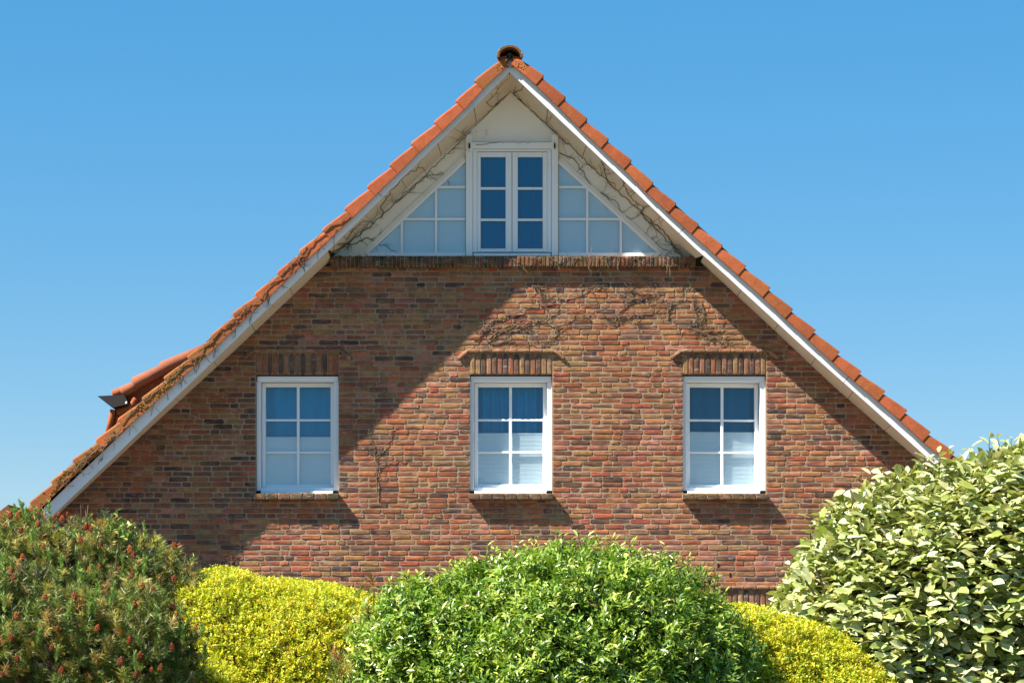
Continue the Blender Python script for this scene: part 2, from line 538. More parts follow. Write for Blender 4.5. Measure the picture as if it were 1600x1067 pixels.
# rowlock ledge under the white gable
a, b = P(515, LEDGE_BOT, -.083), P(1087.5, LEDGE_TOP, -.083)
mb = MB(); mb.box(a.x + .005, b.x - .005, -.074, .30, a.z + .004, b.z - .006)
ledge = mb.build('brick_ledge', M['mortar'], house)
n = 88; w = (b.x - a.x) / n
lm = []
for k in range(6):
    v, f = brick_verts(w - .007, b.z - a.z, .12); me = mesh('brick', v, f); me.materials.append(M['brick']); lm.append(me)
for k in range(n):
    col = rng.choice([(.13, .055, .033), (.08, .05, .033), (.15, .065, .036), (.05, .036, .03), (.085, .065, .032)])
    o = link('brick', rng.choice(lm), ledge, None, [c * rng.uniform(.8, 1.2) for c in col])
    o.location = (a.x + (k + .5) * w, -.083 + rng.uniform(-.004, .004), (a.z + b.z) / 2 + rng.uniform(-.003, .002))
mo = MB()
for k in range(420):
    x = a.x + rng.random() * (b.x - a.x)
    if rng.random() > .5 + .5 * math.sin(x * 3): continue
    r = rng.uniform(.006, .016)
    lump(mo, (x, -.08 + rng.uniform(-.004, .04), b.z + rng.uniform(-.02, .006) * rng.random()), r * 1.2, r * .6, r * .5)
tag(mo.build('moss', m_plain('dark_moss', (.12, .10, .03), .95, .05, .6, 60, .5, (.05, .04, .015)), ledge), kind='stuff')

# ------------------------------------------------------------------ windows
def pleated(mb, x0, x1, z0, z1, y, step=.022, amp=.0009):
    n = max(2, int((z1 - z0) / step)); v = []
    for i in range(n + 1):
        z = z0 + (z1 - z0) * i / n; yy = y + (amp if i % 2 else -amp)
        v += [(x0, yy, z), (x1, yy, z)]
    mb.add(v, [(2*i, 2*i+1, 2*i+3, 2*i+2) for i in range(n)])

def folds(mb, x0, x1, z0, z1, y, amp=.018, wave=.11):
    n = int((x1 - x0) / .012); v = []
    for i in range(n + 1):
        x = x0 + (x1 - x0) * i / n
        yy = y + amp * math.sin(x / wave * 2 * math.pi + 1.5 * math.sin(x * 7))
        v += [(x, yy, z0), (x, yy, z1)]
    mb.add(v, [(2*i, 2*i+1, 2*i+3, 2*i+2) for i in range(n)])

def window(px0, px1, blind_py, swing=0.0, py_off=0.0, tone=(1, 1, 1), wave=.11, cy=.31):
    """casing flush in the brick opening, sash set back, two by three panes, blind and curtain behind."""
    X = lambda px: (px - 800) / S
    Z = lambda py: EYE + (HY - py - py_off) / S
    x0, x1 = X(px0), X(px1)
    c = MB()
    yc, yb = .055, .23
    c.box(x0 + .007, x1 - .007, yc - .006, yb, Z(595), Z(587), .003)                     # head
    c.box(x0, x0 + .042, yc, yb, Z(766), Z(595.3), .003); c.box(x1 - .055, x1, yc, yb, Z(766), Z(595.3), .003)
    c.box(x0 + .0425, x1 - .0555, yc + .02, yb, Z(766), Z(761), .003)                     # foot
    win = c.build('window', M['frame'], house)
    wb = MB(); wb.box(x0 + .05, x1 - .06, .01, .09, Z(771.2), Z(766.6), .004)
    wb.build('weather_bar', M['frame'], win)
    for xx in (x0 - .004, x1 - .040):
        gp = MB(); gp.box(xx, xx + .044, .035, .10, Z(771.8), Z(766.6)); gp.build('corner_gap', M['dark'], win)
    gp = MB(); gp.box(x0 - .006, x1 + .006, .056, .12, Z(586.6), Z(584.2)); gp.build('top_gap', M['dark'], win)
    # sash, hinged on its left side
    hx, hy = x0 + .046, .165
    sx1 = x1 - .058
    R = Matrix.Translation((hx, hy, 0)) @ Matrix.Rotation(swing, 4, 'Z')
    W = sx1 - hx
    gx0, gx1 = .040, W - .040
    zt, zb, gt, gb = Z(595.6), Z(761), Z(602), Z(755)
    def put(mb, name, mat, parent, **k):
        mb.v = [tuple(R @ Vector(v)) for v in mb.v]
        return mb.build(name, mat, parent, **k)
    s = MB()
    s.box(0, gx0, 0, .05, zb, zt, .004); s.box(gx1, W, 0, .05, zb, zt, .004)
    s.box(gx0 + .0005, gx1 - .0005, .0015, .05, zb, gb, .004); s.box(gx0 + .0005, gx1 - .0005, .0015, .05, gt, zt, .004)
    sash = put(s, 'sash', M['frame'], win)
    xs = [gx0, (gx0 + gx1) / 2, gx1]; zs = [gb, Z(704.5), Z(653.8), gt]
    m = MB(); m.box(xs[1] - .015, xs[1] + .015, .006, .03, gb, gt, .004); put(m, 'glazing_bar', M['frame'], win)
    for zz in zs[1:3]:
        for q in (0, 1):
            m = MB(); m.box(xs[q] + (.0155 if q else 0), xs[q+1] - (0 if q else .0155), .007, .03, zz - .011, zz + .011, .004); put(m, 'glazing_bar', M['frame'], win)
    for q in (0, 1):
        for k in range(3):
            m = MB(); m.box(xs[q] + .002, xs[q+1] - .002, .018, .023, zs[k] + .002, zs[k+1] - .002); put(m, 'pane', M['glass'], win)
    bl = MB(); pleated(bl, gx0 - .004, gx1 + .004, gb - .01, Z(blind_py), .050); put(bl, 'blind', M['blind'], win)
    br = MB(); br.box(gx0 - .004, gx1 + .004, .044, .056, Z(blind_py), Z(blind_py) + .012); put(br, 'blind_rail', M['blind'], win)
    cu = MB(); folds(cu, x0 + .01, x1 - .01, Z(768), Z(590), cy, .018, wave); cu.build('curtain', M['curtain'], win, color=tone)
    # room lining so that no daylight leaks past the curtain
    rm = MB(); rm.box(x0 - .1, x1 + .1, .40, .42, Z(785), Z(575)); rm.build('room_lining', M['dark'], win)
    return win
window(*WIN[0], 681.5, tone=(2.0, 1.5, 1.35), wave=.24)  # curtain tone lifted to stand for the fading sky reflection
window(*WIN[1], 675.5, tone=(1, 1.25, 1.2), wave=.10)  # tone carries some of the sky reflection
window(*WIN[2], 673.5, swing=math.radians(4.5), tone=(.4, .55, .62), wave=.17, cy=.36)  # dark tone stands in for the bare room behind the glass
window(*GWIN, 1000, py_off=365.5)

# ------------------------------------------------------------------ white gable above the ledge
YP = .20
zl = P(0, 400.5, YP).z
pts = [P(x, lerp(LP_, x), YP) for x in (519, 560, 640, 728, 798)] + [P(x, lerp(RP_, x), YP) for x in (872, 960, 1040, 1072)]
mb = MB(); mb.prism([(p.x, p.z + .02) for p in pts[:-1]] + [(pts[-1].x, zl - .06), (pts[0].x, zl - .06)], YP, YP + .06)
gable = mb.build('gable_panel', M['cream'], house)
# whiter upright board in the middle, following the roof at its top
pm = [P(729, 222, YP - .02), P(871, 222, YP - .02), P(871, 213, YP - .02), P(798, 145, YP - .02), P(729, 211, YP - .02)]
mb = MB(); mb.prism([(p.x, p.z) for p in pm], YP - .02, YP - .001); mb.build('centre_panel', M['white'], house)

def pxbox(mb, a, b, t, d, y0, y1, ch=.003):
    p, q = P(a, d, y0), P(b, t, y0)
    mb.box(p.x, q.x, y0, y1, p.z, q.z, ch)

# casement pair
c = MB()
pxbox(c, 728, 738.5, 210, 400, YP - .075, YP - .021); pxbox(c, 862, 872, 210, 400, YP - .075, YP - .021)
pxbox(c, 735, 866, 222.5, 232, YP - .095, YP - .0755)
pxbox(c, 738.8, 861.6, 232.3, 237, YP - .060, YP - .021); pxbox(c, 738.8, 745.5, 237, 395, YP - .060, YP - .021); pxbox(c, 855, 861.6, 237, 395, YP - .060, YP - .021)
pxbox(c, 740, 860.5, 395.4, 400.2, YP - .09, YP - .021)
cas = c.build('casement_window', M['frame'], house)
for x in (733, 866.5):
    k = MB(); pxbox(k, x - 1, x + 1.2, 224, 231.5, YP - .10, YP - .06, 0); k.build('bracket', M['dark'], cas)
k = MB(); pxbox(k, 738.6, 862, 394.1, 395.3, YP - .062, YP - .03, 0); k.build('shadow_gap', M['dark'], cas)
YS = YP - .055
for s0, s1, g0, g1 in ((745.8, 799.6, 751, 790), (800.4, 854.8, 809, 848)):
    s = MB()
    pxbox(s, s0, g0, 238, 394, YS, YS + .03); pxbox(s, g1, s1, 238, 394, YS, YS + .03)
    pxbox(s, g0 + .1, g1 - .1, 238, 245.5, YS + .0015, YS + .03); pxbox(s, g0 + .1, g1 - .1, 388.5, 394, YS + .0015, YS + .03)
    s.build('sash', M['frame'], cas)
    rows = [245.5, 294.5, 343.5, 388.5]
    for r in rows[1:3]:
        m = MB(); pxbox(m, g0 + .1, g1 - .1, r - 1.9, r + 1.9, YS + .005, YS + .022); m.build('glazing_bar', M['frame'], cas)
    for k in range(3):
        m = MB(); pxbox(m, g0 - .3, g1 + .3, rows[k] + .3, rows[k+1] - .3, YS + .016, YS + .020, 0); m.build('pane', M['glass'], cas)
    cu = MB(); p, q = P(g0 - 2, 392, YP - .012), P(g1 + 2, 242, YP - .012); folds(cu, p.x, q.x, p.z, q.z, YP - .014, .005, .07); cu.build('curtain', M['curtain'], cas, color=(.6, .62, .68))

# triangular side lights
def clip(poly, n, d):                           # keep n.p <= d
    out = []
    for i, p in enumerate(poly):
        q = poly[(i + 1) % len(poly)]
        a = n[0]*p[0] + n[1]*p[1] - d; b = n[0]*q[0] + n[1]*q[1] - d
        if a <= 0: out.append(p)
        if a * b < 0:
            t = a / (a - b); out.append((p[0] + t*(q[0]-p[0]), p[1] + t*(q[1]-p[1])))
    return out
def side_light(A, B, Cc, vx, hy):
    """A apex, B right-angle corner, Cc far corner (photo px)."""
    tri = [A, B, Cc]
    cx, cy = (A[0] + B[0] + Cc[0]) / 3, (A[1] + B[1] + Cc[1]) / 3
    def inset(poly, k):
        r = tri
        for i in range(3):
            p, q = tri[i], tri[(i+1) % 3]
            nx, ny = q[1] - p[1], p[0] - q[0]; L = math.hypot(nx, ny); nx, ny = nx / L, ny / L
            if nx * (cx - p[0]) + ny * (cy - p[1]) > 0: nx, ny = -nx, -ny
            r = clip(r, (nx, ny), nx * p[0] + ny * p[1] - k)
        return r
    inner = inset(tri, 0.01)
    # frame strips along the three sides, outside the glass
    def strip(p, q, w, y0, y1, e0=0, e1=0):
        d = Vector((q[0]-p[0], q[1]-p[1])).normalized(); nn = Vector((d.y, -d.x))
        if nn.x * (cx - p[0]) + nn.y * (cy - p[1]) > 0: nn = -nn
        p = (p[0] - d.x * e0, p[1] - d.y * e0); q = (q[0] + d.x * e1, q[1] + d.y * e1)
        ps = [p, q, (q[0] + nn.x*w, q[1] + nn.y*w), (p[0] + nn.x*w, p[1] + nn.y*w)]
        return [(P(*z, y0).x, P(*z, y0).z) for z in ps]
    f = MB(); f.prism(strip(A, Cc, 4.5, YP - .045, 0, 2, 5), YP - .045, YP - .001)
    f.prism(strip(B, Cc, 5.0, YP - .047, 0, 0, 3), YP - .047, YP - .002)
    w = f.build('side_window', M['frame'], house)
    f = MB(); f.prism(strip(A, Cc, 9.0, YP - .030, 0, 4, 12), YP - .030, YP - .0005)
    f.build('cover_strip', M['cream'], w)
    xs = sorted([A[0], Cc[0]] + vx); ys = [0] + hy + [B[1]]
    for k in range(len(xs) - 1):
        for r in range(len(ys) - 1):
            cell = inset(tri, .2)
            for nn, d in (((-1, 0), -xs[k] - .3), ((1, 0), xs[k+1] - .3), ((0, -1), -ys[r] - .3), ((0, 1), ys[r+1] - .3)):
                if cell: cell = clip(cell, nn, d)
            if len(cell) >= 3:
                ar = abs(sum(cell[i][0]*cell[(i+1) % len(cell)][1] - cell[(i+1) % len(cell)][0]*cell[i][1] for i in range(len(cell)))) / 2
                if ar < 15: continue
                m = MB(); m.prism([(P(*z, YP - .02).x, P(*z, YP - .02).z) for z in cell], YP - .020, YP - .016); m.build('pane', M['glass'], w)
    def bar(poly):
        poly2 = poly
        for i in range(3):
            p, q = tri[i], tri[(i+1) % 3]
            nx, ny = q[1] - p[1], p[0] - q[0]
            if nx * (cx - p[0]) + ny * (cy - p[1]) > 0: nx, ny = -nx, -ny
            poly2 = clip(poly2, (nx, ny), nx * p[0] + ny * p[1])
        return poly2
    for x in vx:
        pl = bar([(x-1.9, 100), (x+1.9, 100), (x+1.9, 500), (x-1.9, 500)])
        m = MB(); m.prism([(P(*z, YP - .034).x, P(*z, YP - .034).z) for z in pl], YP - .034, YP - .0205); m.build('glazing_bar', M['frame'], w)
    for y in hy:
        pl = bar([(400, y-1.9), (1200, y-1.9), (1200, y+1.9), (400, y+1.9)])
        m = MB(); m.prism([(P(*z, YP - .032).x, P(*z, YP - .032).z) for z in pl], YP - .032, YP - .0207); m.build('glazing_bar', M['frame'], w)
    m = MB(); m.prism([(P(*z, YP - .006).x, P(*z, YP - .006).z) for z in inner], YP - .006, YP - .003); m.build('blind', M['blind'], w)
side_light((727, 254), (727, 395), (577, 395), [628, 681.5], [292.5, 342.5])
side_light((873, 256), (873, 395), (1027, 395), [917.5, 970], [292.5, 342.5])

# ------------------------------------------------------------------ barge boards and soffit
def up(pl, x, k):                               # shift a rake point outwards by k px, perpendicular
    e = 4.0
    y0, y1 = lerp(pl, x - e), lerp(pl, x + e)
    d = Vector((2*e, y1 - y0)).normalized()
    n_ = Vector((d.y, -d.x))
    if n_.y > 0: n_ = -n_
    return (x + n_.x * k, lerp(pl, x) + n_.y * k)

def barge(pl, xa, xb, N=10):
    v = []
    for i in range(N + 1):
        x = xa + (xb - xa) * i / N
        b = (x, lerp(pl, x) + .7 * math.sin(x * .045) * 0.4)
        t = up(pl, x, 17.5) if 0 < i < N else None
        if t is None:
            t = up(pl, x, 17.5)
            if abs(x - 796) < .5: t = (796, lerp(pl, x) - 17.5 * 1.42)
        for p, y in ((b, YB), (t, YB), (t, YB + .028), (b, YB + .028)):
            q = P(*p, YB); v.append((q.x, y, q.z))
    f = []
    for i in range(N):
        for k in range(4):
            f.append((4*i + k, 4*i + (k+1) % 4, 4*i + 4 + (k+1) % 4, 4*i + 4 + k))
    f += [(0,1,2,3), (4*N, 4*N+1, 4*N+2, 4*N+3)]
    mb = MB(); mb.add(v, f)
    return mb.build('barge_board', M['board'], house)
for a_, b_ in ((796, 598), (597.4, 330), (329.4, -30)): barge(LB, a_, b_)
for a_, b_ in ((796, 1061), (1061.6, 1318), (1318.6, 1570)): barge(RB, a_, b_)

def soffit(bpl, wpl, xa, xb, yw, n, inner_x):
    """boards between the barge board and the wall, split crosswise into lengths."""
    for k in range(n):
        x0 = xa + (xb - xa) * k / n; x1 = xa + (xb - xa) * (k + 1) / n
        g = .5 * (1 if x1 > x0 else -1)
        v = []
        M_ = 4
        for i in range(M_ + 1):
            x = x0 + g + (x1 - x0 - 2*g) * i / M_
            a = P(x, lerp(bpl, x) - 1.0, YB + .03)
            wx = inner_x(x); b = P(wx, lerp(wpl, wx), yw)
            b2 = a + (b - a) * 1.12
            nn = Vector((0, 0, .018))
            v += [a, b2, b2 + nn, a + nn]
        f = []
        for i in range(M_):
            for q in range(4):
                f.append((4*i+q, 4*i+(q+1) % 4, 4*i+4+(q+1) % 4, 4*i+4+q))
        f += [(0,1,2,3), (4*M_, 4*M_+1, 4*M_+2, 4*M_+3)]
        mb = MB(); mb.add(v, f); mb.build('soffit_board', M['tan'], house)
# a wall point opposite each board point (the same spot on the rake, seen at its own depth)
shL = lambda y: (lambda x: x + (800 - x) * (0 - YB - .03) / D * (1 if y == 0 else 1.45))
soffit(LB, LW, -28, 512, 0.0, 9, shL(0))
soffit(LB, LP_, 512, 797.2, YP, 5, lambda x: x + 12 * (797.2 - x) / 284 + 2)
soffit(RB, RP_, 795.2, 1100, YP, 5, lambda x: 798 + (x - 796.2) * (1078 - 798) / (1100 - 796.2))
soffit(RB, RW, 1100, 1568, 0.0, 8, shL(0))

# ------------------------------------------------------------------ roof
def roof_side(wpl, tpl, xs):
    v = []
    for x in xs:
        a = P(*up(wpl, x, 17), 0); b = P(*up(wpl, x, 29), 0)
        for y in (-.40, 8.5):
            v += [(a.x, y, a.z), (b.x, y, b.z)]
    f = []
    n = len(xs)
    for i in range(n - 1):
        q, r = 4*i, 4*i + 4
        f += [(q, q+1, r+1, r), (q+2, r+2, r+3, q+3), (q, r, r+2, q+2), (q+1, q+3, r+3, r+1)]
    f += [(0, 1, 3, 2), (4*n-4, 4*n-3, 4*n-1, 4*n-2)]
    return v, f
mb = MB()
v, f = roof_side(LW, None, [-60, 60, 200, 400, 600, 798]); mb.add(v, f)
v, f = roof_side(RW, None, [798.5, 950, 1100, 1300, 1450, 1590]); mb.add(v, f)
roof = mb.build('roof', M['wood'], house)

H_T = 18.7                                       # height of the hanging verge face in photo px
def verge(pts, right):
    """pts from the top of the rake to the eaves, outer lower corner of each tile"""
    for i in range(len(pts) - 1):
        U, L = Vector(pts[i]), Vector(pts[i+1])
        d = (L - U).normalized()
        nin = Vector((d.y, -d.x))
        if nin.y < 0: nin = -nin                  # towards the wall (down in the picture)
        L = L + Vector((rng.uniform(-.6, .6), rng.uniform(-.6, .6)))
        up_off = 5.0
        secs = []
        for t, off in ((-.10, up_off + .6), (.0, up_off), (.5, up_off * .5 - .5), (.955, -.2), (1.0, .9)):
            secs.append((U + (L - U) * t, off, t))
        V_ = []
        r = .018
        for (q, off, tt) in secs:
            s = 1 / S * (D + YT) / D
            base = P(q.x + nin.x * off, q.y + nin.y * off, YT)
            n3 = Vector((nin.x, 0, -nin.y))
            hh = (H_T - off + .8) * s
            out = [( .0, hh), (0, r), (r * .3, r * .3), (r, 0), (.30, .0), (.30, .02), (.024, .022), (.022, hh)]   # (y back, along n3)
            for yb_, k in out:
                p = base + n3 * k; V_.append((p.x, YT + yb_ + max(0, .3 - tt) * .03, p.z))
        m = 8; F_ = []
        for a in range(len(secs) - 1):
            for k in range(m):
                F_.append((a*m+k, a*m+(k+1) % m, (a+1)*m+(k+1) % m, (a+1)*m+k))
        F_.append(tuple(range(m))); F_.append(tuple(range((len(secs)-1)*m, len(secs)*m)))
        me = mesh('verge_tile', V_, F_)
        k = rng.uniform(.82, 1.15)
        o = link('verge_tile', me, roof, M['tile'], (k, k * rng.uniform(.9, 1.1), k))
        px = pts[i+1][0]
        o['moss'] = float(max(0, min(1, (400 - px) / 130))) if not right else (.5 if px < 860 else .12)
        if not right and px > 720: o['moss'] = .6
verge(LT[::-1], False)
verge(RT, True)

# pantile field behind the verge tiles (one relief per slope)
def field(pts):
    v, f = [], []
    pts = [Vector(p) for p in pts]
    y0, y1, tw = -.22, 8.5, .24
    m = int((y1 - y0) / tw * 6)
    rows = []
    for i in range(len(pts) - 1):
        U, L = pts[i], pts[i+1]
        d = (L - U).normalized(); nin = Vector((d.y, -d.x)); nin = -nin if nin.y < 0 else nin
        rows.append((U + nin * 10, d, nin)); rows.append((L + nin * 6, d, nin))
    for q, d, nin in rows:
        for k in range(m + 1):
            y = y0 + (y1 - y0) * k / m
            h = .016 * math.sin(2 * math.pi * (y - y0) / tw)
            p = P(q.x, q.y, YT); n3 = Vector((nin.x, 0, -nin.y))
            p = p - n3 * h
            v.append((p.x, y, p.z))
    for r in range(len(rows) - 1):
        for k in range(m):
            f.append((r*(m+1)+k, r*(m+1)+k+1, (r+1)*(m+1)+k+1, (r+1)*(m+1)+k))
    mb = MB(); mb.add(v, f)
    o = mb.build('roof_tile', M['tile'], roof); tag(o, kind='stuff'); o['moss'] = .3
field(LT[::-1]); field(RT)

# ridge
def ridge_mesh():
    v, f = [], []
    n = 10; R1, R2 = .128, .104
    secs = [(0, 1.05), (.05, 1.05), (.07, .98), (.40, .93)]
    for y, k in secs:
        for R_ in (R1 * k, R2 * k):
            for i in range(n + 1):
                a = math.pi * (i / n) * 1.08 - .04 * math.pi
                v.append((R_ * math.cos(a), y, R_ * .86 * math.sin(a)))
    m = 2 * (n + 1)
    for s in range(len(secs) - 1):
        for i in range(n):
            f.append((s*m+i, s*m+i+1, (s+1)*m+i+1, (s+1)*m+i))
            f.append((s*m+n+1+i, s*m+n+2+i, (s+1)*m+n+2+i, (s+1)*m+n+1+i))
        f.append((s*m, s*m+n+1, (s+1)*m+n+1, (s+1)*m)); f.append((s*m+n, s*m+2*n+1, (s+1)*m+2*n+1, (s+1)*m+n))
    for i in range(n):
        f.append((i, i+1, n+2+i, n+1+i)); f.append(((len(secs)-1)*m+i, (len(secs)-1)*m+i+1, (len(secs)-1)*m+n+2+i, (len(secs)-1)*m+n+1+i))
    return mesh('ridge_tile', v, f)
rm = ridge_mesh(); rm.materials.append(M['tile'])
rc = P(796.5, 88.5, -.53)
for k in range(26):
    o = link('ridge_tile', rm, roof, None, [rng.uniform(.45, .62)] * 3 if k == 0 else [rng.uniform(.7, 1)] * 3)
    o.location = (rc.x, -.545 + k * .345, rc.z + (.004 if k % 2 else 0)); o['moss'] = 1.0 if k == 0 else .4
mb = MB(); mb.box(rc.x - .075, rc.x + .075, -.40, 8.4, rc.z - .14, rc.z + .03)
mb.build('ridge_board', M['dark'], roof)
mb = MB()                                        # little vent plug showing in the open end
mb.tube([(rc.x, -.50, rc.z + .012), (rc.x, -.44, rc.z + .012)], [.033, .033], 10)
mb.build('vent_plug', M['zinc'], roof)
for s in (-1, 1):                                # mortared tile ends under the cap
    pa = [P(796.5 + s * 2, 87, -.5), P(796.5 + s * 19, 90, -.5), P(796.5 + s * 17, 97, -.5), P(796.5 + s * 2, 105, -.5)]
    mb = MB(); mb.prism([(p.x, p.z) for p in pa], -.50, -.42); o = mb.build('cap_fillet', M['tile'], roof, color=(.45, .4, .4)); o['moss'] = .5
mo = MB()
for k in range(60):
    a = math.pi * rng.random()
    r = rng.uniform(.006, .015)
    lump(mo, (rc.x + .130 * math.cos(a), -.54 + rng.uniform(0, .12), rc.z + .112 * math.sin(a) + .002), r, r, r * .7)
for k in range(26):
    s = rng.choice((-1, 1)); px = 797 + s * rng.uniform(6, 26); py = 92 + abs(px - 797) * .55 + rng.uniform(-4, 6)
    p = P(px, py, YT); r = rng.uniform(.004, .010); lump(mo, (p.x, YT, p.z), r, r * .4, r)
tag(mo.build('lichen', M['lichen'], roof), kind='stuff')
# moss cushions on the left verge
mo = MB()
for k in range(330):
    px = rng.uniform(60, 320)
    w = .95 if 212 < px < 282 else (.5 if 80 < px < 135 else .12)
    if rng.random() > w: continue
    t = rng.random() ** .8
    py = lerp(LT, px) + 5 + t * 18
    p = P(px, py, YT); r = rng.uniform(.006, .015)
    lump(mo, (p.x, YT - .001 + rng.uniform(-.003, .002), p.z), r, r * .45, r * .8)
tag(mo.build('moss', M['moss'], roof), kind='stuff')

# ------------------------------------------------------------------ dormer on the left slope
yd = .9
def Q(px, py, y=yd): return P(px, py, y)
pts = [Q(170, 672), Q(181, 634), Q(205, 606), Q(300, 558), Q(320, 610), Q(205, 700)]
mb = MB(); mb.prism([(p.x, p.z) for p in pts], yd, yd + 2.6)
dorm = mb.build('dormer', M['tile'], house, color=(.62, .5, .5)); dorm['moss'] = .3
def roll(parent, name, a, b, r, y, col):
    A, B_ = Q(*a, y), Q(*b, y); mb = MB()
    mid = A + (B_ - A) * .06
    mb.tube([A, mid, A + (B_ - A) * .5, B_], [r * 1.04, r * 1.12, r * 1.03, r * .92], 14)
    o = mb.build(name, M['tile'], parent, True, col); o['moss'] = .15; return o
roll(dorm, 'hip_tile', (209, 600), (257, 576), .066, yd - .02, (.85, 1.1, 1.7))
roll(dorm, 'hip_tile', (253, 575.5), (322, 545), .066, yd - .02, (.78, 1.0, 1.5))
roll(dorm, 'hip_tile', (190, 613.5), (213, 602), .060, yd - .02, (.9, 1.15, 1.7))
roll(dorm, 'hip_tile', (176, 616), (196, 609), .045, yd + .25, (.95, .95, 1.0))
roll(dorm, 'cheek_tile', (177, 640), (168, 678), .030, yd - .02, (1.0, 1.0, 1.0))
roll(dorm, 'cheek_tile', (212, 622), (190, 662), .030, yd - .03, (.95, .95, .95))
roll(dorm, 'cheek_tile', (183, 645), (214, 632), .034, yd - .02, (.8, .8, .8))
roll(dorm, 'cheek_tile', (196, 640), (182, 668), .028, yd - .01, (.9, .9, .9))
pts = [Q(155, 620.5), Q(196, 618.5), Q(200, 624), Q(203, 633), Q(178, 638.5)]
mb = MB(); mb.prism([(p.x, p.z) for p in pts], yd - .12, yd + 2.7); mb.build('gutter', M['zinc'], dorm)
p = Q(197.5, 629, yd - .125); mb = MB(); lump(mb, p, .014, .01, .016); mb.build('bracket_bolt', M['frame'], dorm)

# side and rear walls
xl, xr = wall_x(2.2)
hb = MB()
hb.box(xl + .3, xl + .55, .12, 8.3, 0, 2.75); hb.box(xr - .55, xr - .3, .12, 8.3, 0, 2.75); hb.box(xl + .55, xr - .55, 8.05, 8.3, 0, 2.75)
hb.build('side_wall', M['brick'], house, color=(.30, .12, .07))

# ------------------------------------------------------------------ small tiled shed, its roof corner showing at the far left
shed = empty('shed', (-6.6, -2, 0))
tag(shed, 'tiled shed corner behind the pine at the far left', 'shed')
shed_inv = Matrix.Translation((6.6, 2, 0))
def shed_part(mb, name, mat, color=None):
    mb.v = [tuple(shed_inv @ Vector(v)) for v in mb.v]
    return mb.build(name, mat, shed, color=color)
ys = -2.2
r0, r1 = P(13, 788, ys), P(-120, 890, ys)
mb = MB(); mb.prism([(r1.x + .1, 0), (r0.x - .05, 0), (r0.x - .05, r0.z - .1), (r1.x + .1, r1.z - .1)], ys + .08, ys + 1.3); shed_part(mb, 'wall', M['wood'])
for k in range(4):
    a = r0 + (r1 - r0) * (k / 4); b = r0 + (r1 - r0) * ((k + 1.12) / 4)
    dn = Vector((.02, 0, -.16))
    mb = MB()
    pts = [a + Vector((0, 0, -.028 if k else 0)), b, b + dn, a + dn]
    mb.prism([(p.x, p.z) for p in pts], ys, ys + 1.4)
    o = shed_part(mb, 'roof_tile', M['tile'], (.6, .55, .55)); o['moss'] = .7

# ------------------------------------------------------------------ bare vines
def wander(p, d, L, step, turn, f3):
    """random walk in photo px; f3 maps a px point to 3-D."""
    out = [f3(*p)]; ang = math.atan2(d[1], d[0]); x, y = p; n = max(2, int(L / step))
    px = [(x, y)]
    for i in range(n):
        ang += rng.gauss(0, turn)
        x += math.cos(ang) * step; y += math.sin(ang) * step
        px.append((x, y)); out.append(f3(x, y))
    return out, px, ang

def stem_path(pts, f3, jit=1.2, step=5):
    px = []
    for (x0, y0), (x1, y1) in zip(pts, pts[1:]):
        n = max(1, int(math.hypot(x1 - x0, y1 - y0) / step))
        for i in range(n):
            t = i / n; px.append((x0 + (x1 - x0) * t + rng.gauss(0, jit), y0 + (y1 - y0) * t + rng.gauss(0, jit)))
    px.append(pts[-1])
    return px

class Vine:
    def __init__(s, label, loc):
        s.o = empty('climbing_vine', loc); tag(s.o, label, 'vine', None)
        s.inv = Matrix.Translation(-Vector(loc))
    def part(s, mb, name, mat):
        mb.v = [tuple(s.inv @ Vector(v)) for v in mb.v]
        return mb.build(name, mat, s.o)
    def grow(s, pts, f3, r, twigs, tl, mat=None, jit=1.2, turn=.35, tr=.45):
        mat = mat or M['bark']
        px = stem_path(pts, f3, jit)
        mb = MB(); n = len(px)
        mb.tube([f3(*q) for q in px], [r * (1 - .5 * i / n) * rng.uniform(.85, 1.15) for i in range(n)], 5)
        s.part(mb, 'stem', mat)
        for k in range(twigs):
            i = rng.randrange(n - 1); d = (px[i+1][0] - px[i][0], px[i+1][1] - px[i][1])
            a = math.atan2(d[1], d[0]) + rng.choice((-1, 1)) * rng.uniform(.4, 1.2)
            o3, o2, ang = wander(px[i], (math.cos(a), math.sin(a)), tl * rng.uniform(.4, 1.3), 3.0, turn, f3)
            mb = MB(); m = len(o3); mb.tube(o3, [r * tr * (1 - .6 * q / m) for q in range(m)], 4)
            for w in range(rng.randint(0, 2)):
                j = rng.randrange(m - 1); o4, _, _ = wander(o2[j], (math.cos(ang + rng.uniform(-1.5, 1.5)), math.sin(ang + rng.uniform(-1.5, 1.5))), tl * .35, 2.5, turn, f3)
                mb.tube(o4, [r * tr * .6] * len(o4), 4)
            s.part(mb, 'twig', mat)

def f_soffit(side):
    """soffit and gable: in front of the panel below the panel line, on the sloping soffit above it"""
    bp, pp = (LB, LP_) if side < 0 else (RB, RP_)
    def f3(x, y):
        yp, yb_ = lerp(pp, x), lerp(bp, x)
        if y >= yp: return P(x, y, YP - .012 if not (728 < x < 872 and y > 205) else YP - .10)
        t = min(1, (yp - y) / max(1, yp - yb_))
        return P(x, y + .6, YP - .012 - t * (YP - YB - .03))
    return f3
v1 = Vine('bare brown vine twigs under the left roof overhang beside the triangular window', P(515, 396, YP))
fl = f_soffit(-1)
v1.grow([(512, 397), (540, 383), (565, 366), (590, 344), (620, 314), (650, 288), (690, 250), (728, 214), (762, 178), (797, 146)], fl, .0052, 15, 36)
v1.grow([(530, 380), (552, 382), (575, 372), (600, 384), (622, 396), (640, 398)], fl, .006, 12, 26)
v1.grow([(620, 318), (650, 290), (668, 275), (690, 272), (702, 282), (702, 292)], fl, .005, 5, 20)
v1.grow([(597, 342), (596, 322), (612, 298), (640, 268), (660, 262), (668, 275)], fl, .005, 4, 20)
